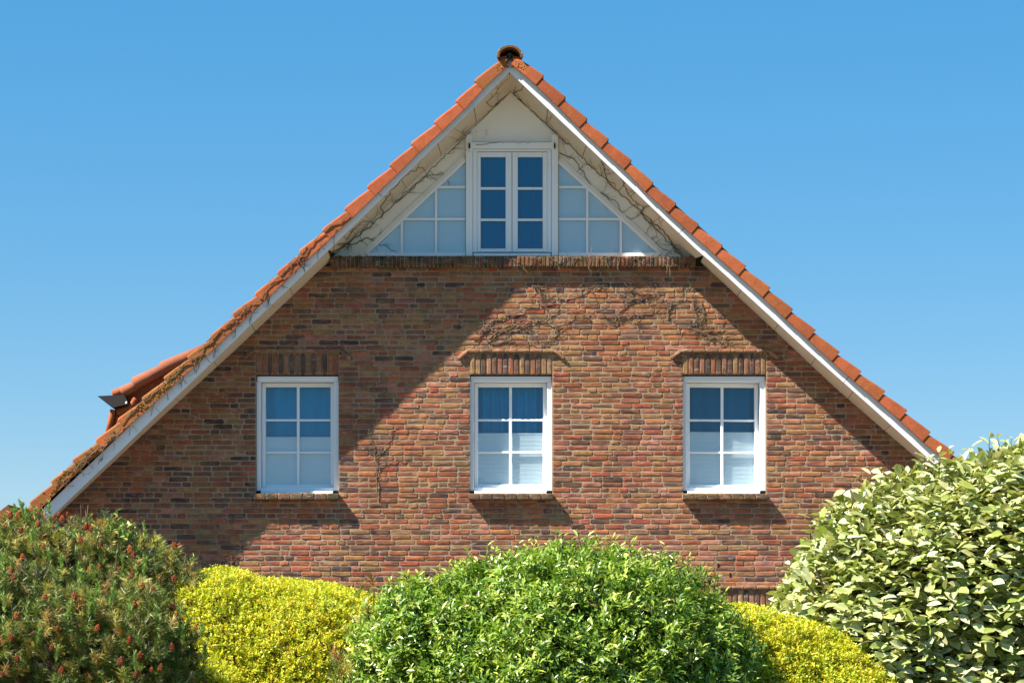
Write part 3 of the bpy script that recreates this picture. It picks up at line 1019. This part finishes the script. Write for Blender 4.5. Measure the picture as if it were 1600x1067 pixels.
v1.grow([(540, 340 + 34), (555, 356), (572, 344), (583, 350)], fl, .005, 4, 20)
v1.grow([(790, 150), (768, 168), (764, 160), (778, 140), (793, 124)], fl, .004, 6, 16)
v1.grow([(745, 226), (760, 224), (800, 222), (828, 223)], lambda x, y: P(x, y, YP - .10), .003, 0, 10, tr=.5)
v2 = Vine('bare dark vine twigs under the right roof overhang beside the triangular window', P(1060, 397, YP))
fr_ = f_soffit(1)
v2.grow([(1062, 398), (1040, 365), (1012, 338), (985, 316), (958, 291), (925, 262), (895, 232), (868, 208), (832, 174), (800, 147)], fr_, .0052, 15, 36)
v2.grow([(873, 238), (890, 246), (905, 258), (918, 283), (934, 302), (950, 308), (964, 316), (972, 334), (986, 343), (1001, 336), (1006, 324), (1022, 322)], fr_, .0045, 12, 22)
v2.grow([(940, 252), (948, 280), (962, 292)], fr_, .005, 5, 18); v2.grow([(970, 280), (985, 308), (1006, 326)], fr_, .005, 5, 18)
v2.grow([(1000, 332), (1020, 355), (1040, 372), (1056, 396)], fr_, .006, 8, 20)
v2.grow([(1008, 372), (1030, 384), (1050, 397)], fr_, .004, 6, 14)
v2.grow([(803, 146), (815, 140), (822, 130)], fr_, .004, 5, 18)
f_brick = lambda x, y: P(x, y, -.014 + rng.uniform(-.006, .003))
v3 = Vine('tangle of grey brown vine on the sunlit upper brickwork below the ledge', P(745, 545, -.01))
for pts in ([(748, 522), (770, 500), (800, 490), (830, 478), (860, 474), (885, 462), (915, 450), (945, 445)],
            [(735, 530), (762, 512), (790, 506), (822, 505), (850, 498), (872, 478)],
            [(760, 528), (800, 512), (838, 500), (868, 508), (890, 495), (920, 488)],
            [(832, 446), (842, 456), (848, 466)], [(768, 536), (800, 532), (840, 538), (862, 546)],
            [(870, 505), (868, 515), (866, 524)], [(962, 500), (970, 478), (985, 470), (1002, 470)],
            [(940, 492), (975, 494), (1008, 490), (1030, 475)], [(1040, 495), (1052, 470), (1068, 462), (1082, 466)],
            [(1083, 468), (1086, 486), (1088, 508)], [(1095, 470), (1100, 488), (1098, 500)],
            [(985, 455), (1010, 462), (1035, 454)], [(1085, 515), (1110, 520), (1130, 512)], [(1105, 525), (1135, 535), (1162, 548)]):
    v3.grow(pts, f_brick, .0062, 7, 30, m_plain('grey_vine', (.24, .18, .125), .9, .1, .5, 50) if 'gv' not in M else M['gv'], 2.0, .45, .55)
v5 = Vine('thin upright vine twig on the brickwork between left and middle windows', P(590, 775, -.01))
v5.grow([(589, 776), (588, 740), (586, 712), (581, 688), (576, 662)], f_brick, .006, 5, 20)
v5.grow([(586, 716), (600, 698), (612, 672), (622, 664)], f_brick, .004, 3, 16); v5.grow([(588, 732), (602, 722), (622, 718), (640, 714)], f_brick, .004, 3, 14)
v6 = Vine('faint vine twigs on the shaded brickwork at the lower left', P(365, 880, -.01))
v6.grow([(362, 885), (360, 850), (362, 815), (358, 795)], f_brick, .004, 6, 22); v6.grow([(330, 884), (340, 868), (356, 872), (372, 866)], f_brick, .004, 5, 18)
v6.grow([(322, 590), (330, 615), (338, 640)], f_brick, .004, 3, 20)

def f_verge(x, y):
    b, t = lerp(LB, x), lerp(LT, x)
    y = max(y, t + 5)
    edge = b - 17
    if y < edge: return P(x, y, YT - .008)
    if y < b: return P(x, y, YB - .008)
    w = lerp(LW, x); k = min(1, (y - b) / max(1, w - b))
    return P(x, y, YB + .01 + k * (.42 if x < 510 else .6))
v4 = Vine('brown vine stems creeping over the left roof edge tiles', P(100, 760, YT))
lt = lambda x, k: (x, lerp(LT, x) + k)
for x0, x1, ka, kb in ((545, 440, 10, 14), (480, 380, 6, 18), (420, 320, 16, 8), (370, 250, 8, 16), (320, 200, 18, 10), (250, 120, 8, 22), (180, 85, 18, 12), (150, 95, 8, 24)):
    n = 6
    v4.grow([lt(x0 + (x1 - x0) * i / n, ka + (kb - ka) * i / n + rng.uniform(-6, 6)) for i in range(n + 1)], f_verge, .0052, 6, 22, m_plain('brown_vine', (.24, .15, .08), .9, .1, .5, 40), 1.5, .4, .6)
for x in range(110, 540, 26):
    v4.grow([lt(x, 20), lt(x - 4 + rng.uniform(-6, 6), 30), lt(x - 2 + rng.uniform(-10, 10), 42)], f_verge, .0035, 3, 16)

tw = empty('dry_twigs', P(900, 402, -.08)); tag(tw, 'pale dried twigs and stalks lying along the brick ledge', 'twigs')
ti = Matrix.Translation(-P(900, 402, -.08))
for k in range(46):
    x = rng.choice([rng.uniform(830, 1000), rng.uniform(560, 1080)])
    p = (x, 402 + rng.uniform(-1, 3)); a = rng.uniform(0, math.pi) if rng.random() < .3 else rng.choice((0, math.pi)) + rng.uniform(-.4, .5)
    o3, _, _ = wander(p, (math.cos(a), math.sin(a)), rng.uniform(6, 22), 2.2, .3, lambda u, w: P(u, w, -.095 + rng.uniform(-.004, .004)))
    mb = MB(); mb.tube(o3, [.0024] * len(o3), 4); mb.v = [tuple(ti @ Vector(v)) for v in mb.v]
    mb.build('twig', M['straw'], tw)
for x, y in ((757, 420), (818, 420), (918, 418), (1042, 418), (1046, 421)):
    o3, _, _ = wander((x, y - 4), (rng.uniform(-.4, .4), 1), 14, 2.2, .3, lambda u, w: P(u, w, -.09))
    mb = MB(); mb.tube(o3, [.003] * len(o3), 4); mb.v = [tuple(ti @ Vector(v)) for v in mb.v]
    mb.build('twig', M['straw'], tw)

# ------------------------------------------------------------------ shrubs
def unit(a):
    return a / np.maximum(1e-9, np.linalg.norm(a, axis=1, keepdims=True))

def lumps(p, f=(3.1, 6.3, 11.7), a=(.5, .3, .2), seed=0.0):
    s = 0
    for k, (ff, aa) in enumerate(zip(f, a)):
        s = s + aa * np.sin(p[:, 0] * ff + 1.7 * k + seed) * np.sin(p[:, 1] * ff * 1.1 + 2.3 * k + seed * 2) * np.sin(p[:, 2] * ff * .93 + .9 * k + seed) * 1.6
    return s

def scatter_mesh(name, tv, tf, pos, axis, nrm, length, width, col):
    """tv template (u along axis 0..1, v across -.5...5, w along the normal), one copy per row of pos."""
    tv = np.asarray(tv, float); N, n = len(pos), len(tv)
    side = unit(np.cross(axis, nrm)); nrm = np.cross(side, axis)
    W = (pos[:, None, :] + tv[None, :, 0, None] * (axis * length[:, None])[:, None, :]
         + tv[None, :, 1, None] * (side * width[:, None])[:, None, :] + tv[None, :, 2, None] * (nrm * length[:, None])[:, None, :])
    me = bpy.data.meshes.new(name)
    k = len(tf); sz = np.array([len(f) for f in tf]); flat = np.concatenate([np.asarray(f) for f in tf])
    loops = (flat[None, :] + (np.arange(N) * n)[:, None]).ravel()
    me.vertices.add(N * n); me.vertices.foreach_set('co', W.astype(np.float32).ravel())
    me.loops.add(len(loops)); me.loops.foreach_set('vertex_index', loops.astype(np.int32))
    tot = np.tile(sz, N); st = np.concatenate([[0], np.cumsum(tot)[:-1]])
    me.polygons.add(N * k); me.polygons.foreach_set('loop_start', st.astype(np.int32)); me.polygons.foreach_set('loop_total', tot.astype(np.int32))
    me.update(calc_edges=True)
    a = me.color_attributes.new('Col', 'FLOAT_COLOR', 'POINT')
    c4 = np.ones((N, n, 4), np.float32); c4[:, :, :3] = col[:, None, :]
    a.data.foreach_set('color', c4.ravel())
    return me

class Blob:
    """a shrub's volume: ellipsoids given as (px, py, rx px, ry px, distance from camera, depth radius)"""
    def __init__(s, ells, seed):
        s.c, s.r = [], []
        for px, py, rx, ry, dist, rd in ells:
            c = P(px, py, dist - D); k = dist / D / S
            s.c.append((c.x, c.y, c.z)); s.r.append((rx * k, rd, ry * k))
        s.c, s.r, s.seed = np.array(s.c), np.array(s.r), seed
    def sample(s, n, zmin, amp=.05, low=.12, z_frame=1.40, back=.35, gap=0.0, gf=17.0):
        """points on the outside, thinned below the frame and on the far side; returns positions and outward normals"""
        area = s.r[:, 0] * s.r[:, 2] + s.r[:, 0] * s.r[:, 1] + s.r[:, 1] * s.r[:, 2]
        idx = nr.choice(len(s.c), size=int(n * 14), p=area / area.sum())
        d = unit(nr.normal(size=(len(idx), 3)))
        wgt = np.linalg.norm(d / s.r[idx], axis=1) * s.r[idx].min(axis=1)      # even spread over the surface
        ok = nr.random(len(idx)) < wgt
        idx, d = idx[ok], d[ok]
        p = s.c[idx] + d * s.r[idx]
        nn = unit(d / s.r[idx])
        keep = np.ones(len(idx), bool)
        for j in range(len(s.c)):
            q = np.linalg.norm((p - s.c[j]) / s.r[j], axis=1)
            keep &= ~((q < .97) & (idx != j))
        keep &= p[:, 2] > zmin
        keep &= (p[:, 2] > z_frame) | (nr.random(len(idx)) < low)
        keep &= (nn[:, 1] < .35) | (nr.random(len(idx)) < back)
        p, nn = p[keep][:n], nn[keep][:n]
        p = p + nn * (amp * lumps(p, seed=s.seed))[:, None]
        if gap:                                  # clumps: twig ends stand out, hollows lie deeper between them
            h = lumps(p, (gf, gf * 1.7, gf * 2.9), (.5, .35, .3), s.seed + 3)
            p = p - nn * (gap * np.clip(.25 - h * 1.6, 0, 1.3))[:, None]
        return p, nn

def pal(n, cols, w, jit=.18):
    cols = np.array(cols); i = nr.choice(len(cols), size=n, p=np.array(w) / sum(w))
    return cols[i] * (1 + nr.uniform(-jit, jit, (n, 1))) * (1 + nr.uniform(-.06, .06, (n, 3)))

def core(parent, blob, k, mat, name, colr):
    """opaque filler added inside the bush against see-through: one uneven body well behind the leaf layer"""
    mb = MB()
    bm = bmesh.new(); bmesh.ops.create_icosphere(bm, subdivisions=3, radius=1)
    base = np.array([v.co[:] for v in bm.verts]); fs = [tuple(v.index for v in f.verts) for f in bm.faces]; bm.free()
    for c, r in zip(blob.c, blob.r):
        p = base * r * k + c; p = p + unit(base) * (.04 * lumps(p * 2, seed=blob.seed))[:, None]
        p[:, 2] = np.maximum(p[:, 2], .03)
        mb.add(p.tolist(), fs)
    return mb.build(name, mat, parent, True, colr)

def shrub(name, label, cat, blob, base):
    o = empty(name, base); tag(o, label, cat)
    return o
def adopt(o, parent):
    o.parent = parent; o.matrix_parent_inverse = Matrix.Translation(-Vector(parent.location)); return o

def limbs(parent, blob, n, r=.022):
    b = Vector(parent.location)
    for k in range(n):
        j = rng.randrange(len(blob.c)); d = Vector((rng.uniform(-.8, .8), rng.uniform(-.8, .2), rng.uniform(.2, .8)))
        e = Vector(blob.c[j]) + Vector(d * Vector(blob.r[j]).length * .0) + Vector((d.x * blob.r[j][0], d.y * blob.r[j][1], d.z * blob.r[j][2]))
        m = b.lerp(e, .5) + Vector((rng.uniform(-.1, .1), rng.uniform(-.1, .1), .12))
        s = b + Vector((rng.uniform(-.12, .12), rng.uniform(-.12, .12), -.02))
        pts = [s, s.lerp(m, .5) + Vector((0, 0, .03)), m, m.lerp(e, .5) + Vector((rng.uniform(-.05, .05), 0, .04)), e]
        mb = MB(); mb.tube(pts, [r, r * .8, r * .6, r * .4, r * .15], 7)
        adopt(mb.build('stem', M['twig']), parent)

UP = np.array([0, 0, 1.0])
def frames(nn, tilt_up, spread, flat):
    """leaf axes: outward with a random sideways spread; normals between outward and up"""
    n = len(nn)
    ax = unit(nn * (1 - spread) + nr.normal(size=(n, 3)) * spread + UP * tilt_up)
    nm = unit(nn * (1 - flat) + UP * flat + nr.normal(size=(n, 3)) * .28)
    nm = unit(nm - ax * np.sum(nm * ax, axis=1, keepdims=True))
    return ax, nm

# --- broad silver-green shrub on the right
bE = Blob([(1575, 1005, 368, 302, 10.9, .80), (1392, 1060, 215, 220, 10.8, .65), (1700, 900, 260, 235, 11.0, .8), (1560, 1300, 400, 330, 10.9, .80)], 1.0)
sE = shrub('broadleaf_shrub', 'large rounded shrub with pale silvery green oval leaves at the right', 'shrub', bE, (P(1560, 1000, 10.9 - D).x, 10.9 - D, 0))
LEAF_V = [(0, 0, 0), (.18, .28, .05), (.5, .5, .085), (.80, .33, .05), (1.0, 0, -.06), (.80, -.33, .05), (.5, -.5, .085), (.18, -.28, .05), (.33, 0, -.015), (.7, 0, -.02)]
LEAF_F = [(0, 8, 1), (1, 8, 2), (2, 8, 9), (2, 9, 3), (3, 9, 4), (4, 9, 5), (5, 9, 6), (6, 9, 8), (6, 8, 7), (7, 8, 0)]
ecol = [(.50, .51, .22), (.42, .45, .15), (.58, .585, .33), (.32, .365, .085), (.24, .285, .05)]
ew = [30, 26, 18, 16, 10]
n = 24000
p, nn = bE.sample(n, .1, .07, .10, gap=.06, gf=13.0)
n = len(p)
depth = nr.random(n) ** 1.6
p = p - nn * (depth * .20)[:, None]
side = unit(np.cross(nn, UP + nr.normal(size=(n, 3)) * .05)) * nr.choice([-1, 1], size=(n, 1))
ax = unit(nn * .45 + side * .75 + nr.normal(size=(n, 3)) * .40 - UP * .10)
nm = unit(UP * .80 + nn * .50 + nr.normal(size=(n, 3)) * .36)
nm = unit(nm - ax * np.sum(nm * ax, axis=1, keepdims=True))
ln = nr.uniform(.040, .082, n); wd = ln * nr.uniform(.46, .60, n)
cl = pal(n, ecol, ew)
# the 300 nearest, outermost leaves in view are objects of their own
pxx = 800 + p[:, 0] * S * D / (D + p[:, 1]); pyy = HY - (p[:, 2] - EYE) * S * D / (D + p[:, 1])
score = ln * wd * (D / (D + p[:, 1])) ** 2 * np.abs(nm[:, 1] * 1.0 + .3) * ((pxx > 1215) & (pxx < 1590) & (pyy < 1055) & (pyy > 700) & (depth < .10) & (nn[:, 1] < -.1))
top = np.argsort(-score)[:300]
msk = np.ones(n, bool); msk[top] = False
me = scatter_mesh('leaf', LEAF_V, LEAF_F, p[msk], ax[msk], nm[msk], ln[msk], wd[msk], cl[msk])
o = link('leaf', me, None, M['elae']); tag(o, 'mass of smaller and hidden leaves', kind='stuff'); adopt(o, sE)
lt_me = mesh('leaf', LEAF_V, LEAF_F); lt_me.materials.append(M['elae'])
def leaf_objs(idx, me, parent, p, ax, nm, ln, wd, cl):
    for i in idx:
        s = np.cross(ax[i], nm[i]); s /= np.linalg.norm(s); q = np.cross(s, ax[i])
        o = link('leaf', me, None, None, cl[i])
        m = Matrix(((ax[i][0]*ln[i], s[0]*wd[i], q[0]*ln[i], p[i][0]), (ax[i][1]*ln[i], s[1]*wd[i], q[1]*ln[i], p[i][1]), (ax[i][2]*ln[i], s[2]*wd[i], q[2]*ln[i], p[i][2]), (0, 0, 0, 1)))
        o.matrix_world = m
        adopt(o, parent)
leaf_objs(top, lt_me, sE, p, ax, nm, ln, wd, cl)
adopt(core(sE, bE, .74, M['twig'], 'filler_core', (.6, .75, .4)), None or sE)
limbs(sE, bE, 10, .03)
# upright shoots breaking the outline
def shoot(parent, b, h, n, L, mat, cols, lean=(0, 0), droop=.3, ratio=.5):
    b = Vector(b); e = b + Vector((lean[0], lean[1], h)); r0 = b - Vector((0, 0, .05)); mb = MB()
    mb.tube([r0, b, b.lerp(e, .5) + Vector((rng.uniform(-.01, .01), 0, 0)), e], [.0028, .0024, .002, .0014], 5)
    adopt(mb.build('shoot', M['twig']), parent)
    t = np.linspace(0, 1, n); pos = np.array([list(r0.lerp(e, float(q))) for q in t])
    ang = np.arange(n) * 2.4 + rng.random() * 6
    a = unit(np.stack([np.cos(ang), np.sin(ang) * .9 - .2, np.full(n, droop)], 1) + nr.normal(size=(n, 3)) * .2)
    m_ = unit(UP * .9 + nr.normal(size=(n, 3)) * .3 + np.array([0, -.4, 0])); m_ = unit(m_ - a * np.sum(a * m_, axis=1, keepdims=True))
    l_ = np.full(n, L) * nr.uniform(.7, 1.15, n)
    me = scatter_mesh('shoot_leaves', LEAF_V, LEAF_F, pos, a, m_, l_, l_ * ratio, pal(n, cols, [1] * len(cols)))
    o = link('shoot_leaves', me, None, mat); tag(o, kind='stuff'); adopt(o, parent)
def crest(blob, n, amp, lo, hi):
    """points on the upper outline of the bush, left to right"""
    q, qn = blob.sample(3000, 1.42, amp, 0, 1.42, 0)
    px_ = 800 + q[:, 0] * S * D / (D + q[:, 1]); py_ = HY - (q[:, 2] - EYE) * S * D / (D + q[:, 1])
    out = []
    for k in range(n):
        u = lo + (hi - lo) * (k + rng.random()) / n
        m = np.where(np.abs(px_ - u) < 9)[0]
        if len(m):
            j = m[np.argsort(py_[m])[rng.randrange(0, min(3, len(m)))]]
            out.append(q[j])
    return out
for q in crest(bE, 16, .07, 1200, 1598):
    shoot(sE, q, rng.uniform(.02, .075), rng.randint(4, 7), .066, M['elae'], ecol[:3])

# --- mid-green glossy shrub in the middle
bG = Blob([(850, 1150, 250, 288, 9.9, .70), (715, 1140, 190, 262, 9.9, .62), (642, 1110, 118, 226, 9.85, .48), (985, 1150, 180, 262, 9.9, .62), (1090, 1180, 115, 222, 9.85, .45), (860, 1440, 335, 400, 9.9, .75)], 3.0)
sG = shrub('privet_shrub', 'dense green small leaved shrub rounded at centre foreground', 'shrub', bG, (P(855, 1000, 9.9 - D).x, 9.9 - D, 0))
SL_V = [(0, 0, 0), (.45, .5, .07), (1, 0, -.10), (.45, -.5, .07), (.5, 0, .0)]
SL_F = [(0, 4, 1), (1, 4, 2), (2, 4, 3), (3, 4, 0)]
gcol = [(.17, .265, .040), (.23, .33, .048), (.10, .18, .03), (.31, .38, .06), (.38, .42, .09)]
gw = [34, 26, 18, 15, 7]
def sprigs(blob, n_sp, per, amp, jitter, length, ratio, cols, w, zmin, up_, spread, deep, low=.10, gap=.06, gf=17.0):
    c0, n0 = blob.sample(n_sp, zmin, amp, low, gap=gap, gf=gf)
    m = len(c0)
    c0 = c0 - n0 * (nr.random(m) ** 1.5 * deep)[:, None]
    dirv = unit(n0 * .6 + UP * up_ + nr.normal(size=(m, 3)) * .45)
    pos = np.repeat(c0, per, 0); dd = np.repeat(dirv, per, 0); N = len(pos)
    t = np.tile(np.linspace(-.6, 1, per), m)
    pos = pos + dd * (t * jitter)[:, None] + nr.normal(size=(N, 3)) * jitter * .12
    a1 = unit(np.cross(dd, nr.normal(size=(N, 3))))
    ax = unit(a1 * spread + dd * (1 - spread * .55) + nr.normal(size=(N, 3)) * .15)
    nm = unit(dd * .8 + UP * .35 + nr.normal(size=(N, 3)) * .25); nm = unit(nm - ax * np.sum(nm * ax, axis=1, keepdims=True))
    ln = nr.uniform(*length, N)
    tone = np.repeat(pal(m, cols, w, .15), per, 0) * (1 + .18 * np.clip(t, -1, 1))[:, None] * (1 + nr.uniform(-.12, .12, (N, 1)))
    return pos, ax, nm, ln, ln * nr.uniform(ratio * .85, ratio * 1.15, N), tone, np.repeat(n0, per, 0)
p, ax, nm, ln, wd, cl, n0 = sprigs(bG, 8600, 9, .12, .038, (.022, .043), .33, gcol, gw, .1, .35, .85, .12, gap=.06, gf=16.0)
pxx = 800 + p[:, 0] * S * D / (D + p[:, 1]); pyy = HY - (p[:, 2] - EYE) * S * D / (D + p[:, 1])
score = ln * wd * ((pxx > 560) & (pxx < 1190) & (pyy < 1060)) * (n0[:, 1] < -.2) * (np.abs(nm[:, 1]) + .2)
top = np.argsort(-score)[:300]; msk = np.ones(len(p), bool); msk[top] = False
o = link('leaf', scatter_mesh('leaf', SL_V, SL_F, p[msk], ax[msk], nm[msk], ln[msk], wd[msk], cl[msk]), None, M['privet']); tag(o, kind='stuff'); adopt(o, sG)
sl_me = mesh('leaf', SL_V, SL_F); sl_me.materials.append(M['privet'])
leaf_objs(top, sl_me, sG, p, ax, nm, ln, wd, cl)
adopt(core(sG, bG, .76, M['twig'], 'filler_core', (.5, .75, .35)), sG); limbs(sG, bG, 9, .02)
for q in crest(bG, 70, .12, 545, 1185):
    shoot(sG, q, rng.uniform(.015, .065), rng.randint(6, 10), .036, M['privet'], [(.22, .36, .06), (.33, .42, .07), (.42, .38, .09)], (rng.uniform(-.02, .02), 0), .55, .30)

# --- clipped golden hedges
ycol = [(.60, .58, .045), (.70, .65, .060), (.53, .57, .050), (.42, .52, .05), (.70, .52, .05), (.26, .38, .04)]
yw = [34, 26, 20, 10, 6, 6]
GL_V = [(0, 0, 0), (.5, .5, .06), (1, 0, -.06), (.5, -.5, .06)]
GL_F = [(0, 2, 1), (0, 3, 2)]
def gold(name, label, ells, seed, base, n_sp):
    b = Blob(ells, seed); s = shrub(name, label, 'hedge', b, base)
    p, ax, nm, ln, wd, cl, _ = sprigs(b, n_sp, 8, .045, .016, (.010, .017), .46, ycol, yw, .1, .5, .7, .05, .06, gap=.018, gf=24.0)
    o = link('leaf', scatter_mesh('leaf', GL_V, GL_F, p, ax, nm, ln, wd, cl), None, M['gold']); tag(o, kind='stuff'); adopt(o, s)
    adopt(core(s, b, .86, M['twig'], 'filler_core', (1.2, 1.3, .3)), s); limbs(s, b, 6, .015)
    return s
gold('golden_hedge', 'golden yellow clipped hedge between the pine and the green shrub', [(340, 1127, 175, 230, 10.9, .55), (475, 1122, 235, 212, 10.9, .55), (290, 1135, 120, 110, 10.3, .4), (420, 1400, 290, 400, 10.9, .6)], 5.0, (P(430, 1000, 10.9 - D).x, 10.9 - D, 0), 27000)
gold('golden_hedge', 'golden yellow clipped hedge below the pale leaved shrub at right', [(1190, 1205, 255, 250, 10.2, .45), (1290, 1215, 150, 200, 10.2, .40), (1200, 1500, 270, 420, 10.2, .5)], 6.0, (P(1200, 1000, 10.2 - D).x, 10.2 - D, 0), 18000)

# --- dwarf pine at the left
bP = Blob([(78, 958, 245, 170, 10.8, .42), (-100, 945, 195, 160, 10.8, .42), (122, 1060, 215, 163, 9.85, .40), (-75, 1068, 190, 165, 9.85, .4), (60, 1400, 270, 420, 10.2, .65)], 8.0)
sP = shrub('dwarf_pine', 'bushy dwarf pine with red brown cones at the lower left', 'shrub', bP, (P(60, 1000, 10.2 - D).x, 10.2 - D, 0))
NEE_V = [(0, .5, 0), (0, -.5, 0), (.55, 0.5, .02), (.55, -.5, .02), (1, 0, -.02)]
NEE_F = [(0, 1, 3, 2), (2, 3, 4)]
def needles(c0, dirv, per, length, spread, width, cols, w, reach):
    m = len(c0); pos = np.repeat(c0, per, 0); dd = np.repeat(dirv, per, 0); N = len(pos)
    t = np.tile(np.linspace(0, 1, per), m)
    pos = pos + dd * (t * reach)[:, None]
    a1 = unit(np.cross(dd, nr.normal(size=(N, 3))))
    ax = unit(a1 * spread + dd * (1.05 - spread * .5) + nr.normal(size=(N, 3)) * .10)
    nm = unit(nr.normal(size=(N, 3)) + np.array([0, -1.2, .5])); nm = unit(nm - ax * np.sum(nm * ax, axis=1, keepdims=True))
    ln = nr.uniform(*length, N)
    tone = np.repeat(pal(m, cols, w, .2), per, 0) * (1 + nr.uniform(-.2, .2, (N, 1)))
    return scatter_mesh('needles', NEE_V, NEE_F, pos, ax, nm, ln, np.full(N, width), tone)
pcol = [(.18, .21, .032), (.12, .165, .027), (.35, .30, .055), (.58, .47, .15), (.38, .19, .045), (.065, .095, .02)]
c0, n0 = bP.sample(5200, .1, .11, .08, gap=.15, gf=7.0)
c2, n2 = bP.sample(3400, .1, .10, .08)
c0 = np.concatenate([c0 - n0 * (nr.random(len(c0)) ** 1.4 * .12)[:, None], c2 - n2 * nr.uniform(.10, .20, (len(c2), 1))]); n0 = np.concatenate([n0, n2])
dv = unit(n0 * .55 + UP * .75 + nr.normal(size=c0.shape) * .35)
o = link('needles', needles(c0, dv, 46, (.020, .040), .85, .0022, pcol, [30, 28, 16, 6, 6, 14], .05), None, M['needle']); tag(o, kind='stuff'); adopt(o, sP)
adopt(core(sP, bP, .58, M['twig'], 'filler_core', (.55, .6, .4)), sP); limbs(sP, bP, 12, .02)
# short fresh shoots, cones and bare twigs near the surface
c1, n1 = bP.sample(700, 1.42, .09, 0, 1.42, 0)
vis = (800 + c1[:, 0] * S * D / (D + c1[:, 1]) > -5) & (n1[:, 1] < .1)
c1, n1 = c1[vis], n1[vis]
for i in range(min(60, len(c1))):
    a = Vector(c1[i]); d = Vector((nr.normal() * .12, nr.normal() * .12 - .08, 1)).normalized(); h = rng.uniform(.05, .085)
    k = 8; tt = np.linspace(0, 1, 9); cc = np.array([list(a + d * h * float(q)) for q in tt])
    me = needles(cc, np.tile(np.array(d[:]), (9, 1)), 9, (.012, .026), .50, .0024, [(.20, .34, .06), (.26, .36, .07)], [1, 1], .008)
    me.materials.append(M['needle']); adopt(link('candle', me), sP)
def cone_mesh(k):
    mb = MB(); r2 = random.Random(k)
    for i in range(26):
        t = i / 25; a = i * 2.4; rr = .019 * math.sin(math.pi * min(1, .18 + t * .80)) * (1.0)
        c = (rr * math.cos(a), rr * math.sin(a), .048 * t)
        lump(mb, c, .0075, .0075, .0062)
    return mesh('cone', mb.v, mb.f)
cms = [cone_mesh(k) for k in range(4)]
for m_ in cms: m_.materials.append(M['cone'])
cols_c = [(.38, .075, .022), (.30, .05, .02), (.42, .14, .03), (.24, .05, .022)]
j0 = 60
for i in range(j0, min(len(c1), j0 + 95)):
    o = link('cone', rng.choice(cms), None, None, [c * rng.uniform(.8, 1.2) for c in rng.choice(cols_c)])
    o.location = Vector(c1[i]) + Vector(n1[i]) * .008; o.rotation_euler = (rng.uniform(-.3, .5), rng.uniform(-.4, .4), rng.uniform(0, 6)); s = rng.uniform(.32, .58); o.scale = (s, s, s * 1.25)
    adopt(o, sP)
for i in range(j0 + 115, min(len(c1), j0 + 160)):
    a = Vector(c1[i]); mb = MB()
    for q in range(rng.randint(1, 3)):
        d = Vector((rng.uniform(-.6, .6), rng.uniform(-.6, 0), rng.uniform(.2, 1))).normalized() * rng.uniform(.03, .06)
        mb.tube([a - d * .4, a + d * .4, a + d + Vector((0, 0, .01))], [.0024, .002, .0014], 5)
    adopt(mb.build('twig', M['straw'] if rng.random() < .6 else M['twig']), sP)
# a leafy seedling poking out of the pine top
sd_ = empty('seedling', P(190, 830, 10.5 - D)); tag(sd_, 'small bright green leafy seedling poking above the pine', 'seedling')
for a in ((186, 822, .07, 9), (200, 826, .03, 7), (208, 822, .02, 5)):
    shoot(sd_, P(a[0], a[1], 10.4 - D), a[2], a[3], .036, M['privet'], [(.22, .36, .05), (.3, .38, .06)], (-.01, 0), .6, .34)
# pine growing through the green shrub
bQ = Blob([(590, 985, 45, 70, 9.75, .12), (580, 1060, 60, 80, 9.7, .15)], 9.0)
sQ = shrub('pine_sprig', 'sparse pine sprigs with reddish cones in the left side of the green shrub', 'pine', bQ, (P(580, 1000, 9.9 - D).x, 9.9 - D, 0))
c0, n0 = bQ.sample(60, 1.2, .05, 1)
dv = unit(UP + nr.normal(size=c0.shape) * .4 + np.array([0, -.2, 0]))
o = link('needles', needles(c0, dv, 30, (.028, .05), .7, .0024, pcol, [30, 20, 20, 10, 14, 6], .05), None, M['needle']); tag(o, kind='stuff'); adopt(o, sQ)
mb = MB()
for i in range(len(c0)):
    if i % 4 == 0:
        e = Vector(c0[i]); s_ = Vector(sQ.location); mb.tube([s_, s_.lerp(e, .5) + Vector((0, -.02, .1)), e], [.008, .006, .003], 5)
adopt(mb.build('stem', M['twig']), sQ)
for px, py in ((608, 985), (588, 1040), (731, 953), (695, 978), (1000, 1020), (577, 1018), (718, 974)):
    o = link('cone', rng.choice(cms), None, None, rng.choice(cols_c))
    a = P(px, py, 9.62 - D); o.location = a; o.rotation_euler = (.2, rng.uniform(-.3, .3), 0); s = rng.uniform(.4, .6); o.scale = (s, s, s)
    adopt(o, sQ)
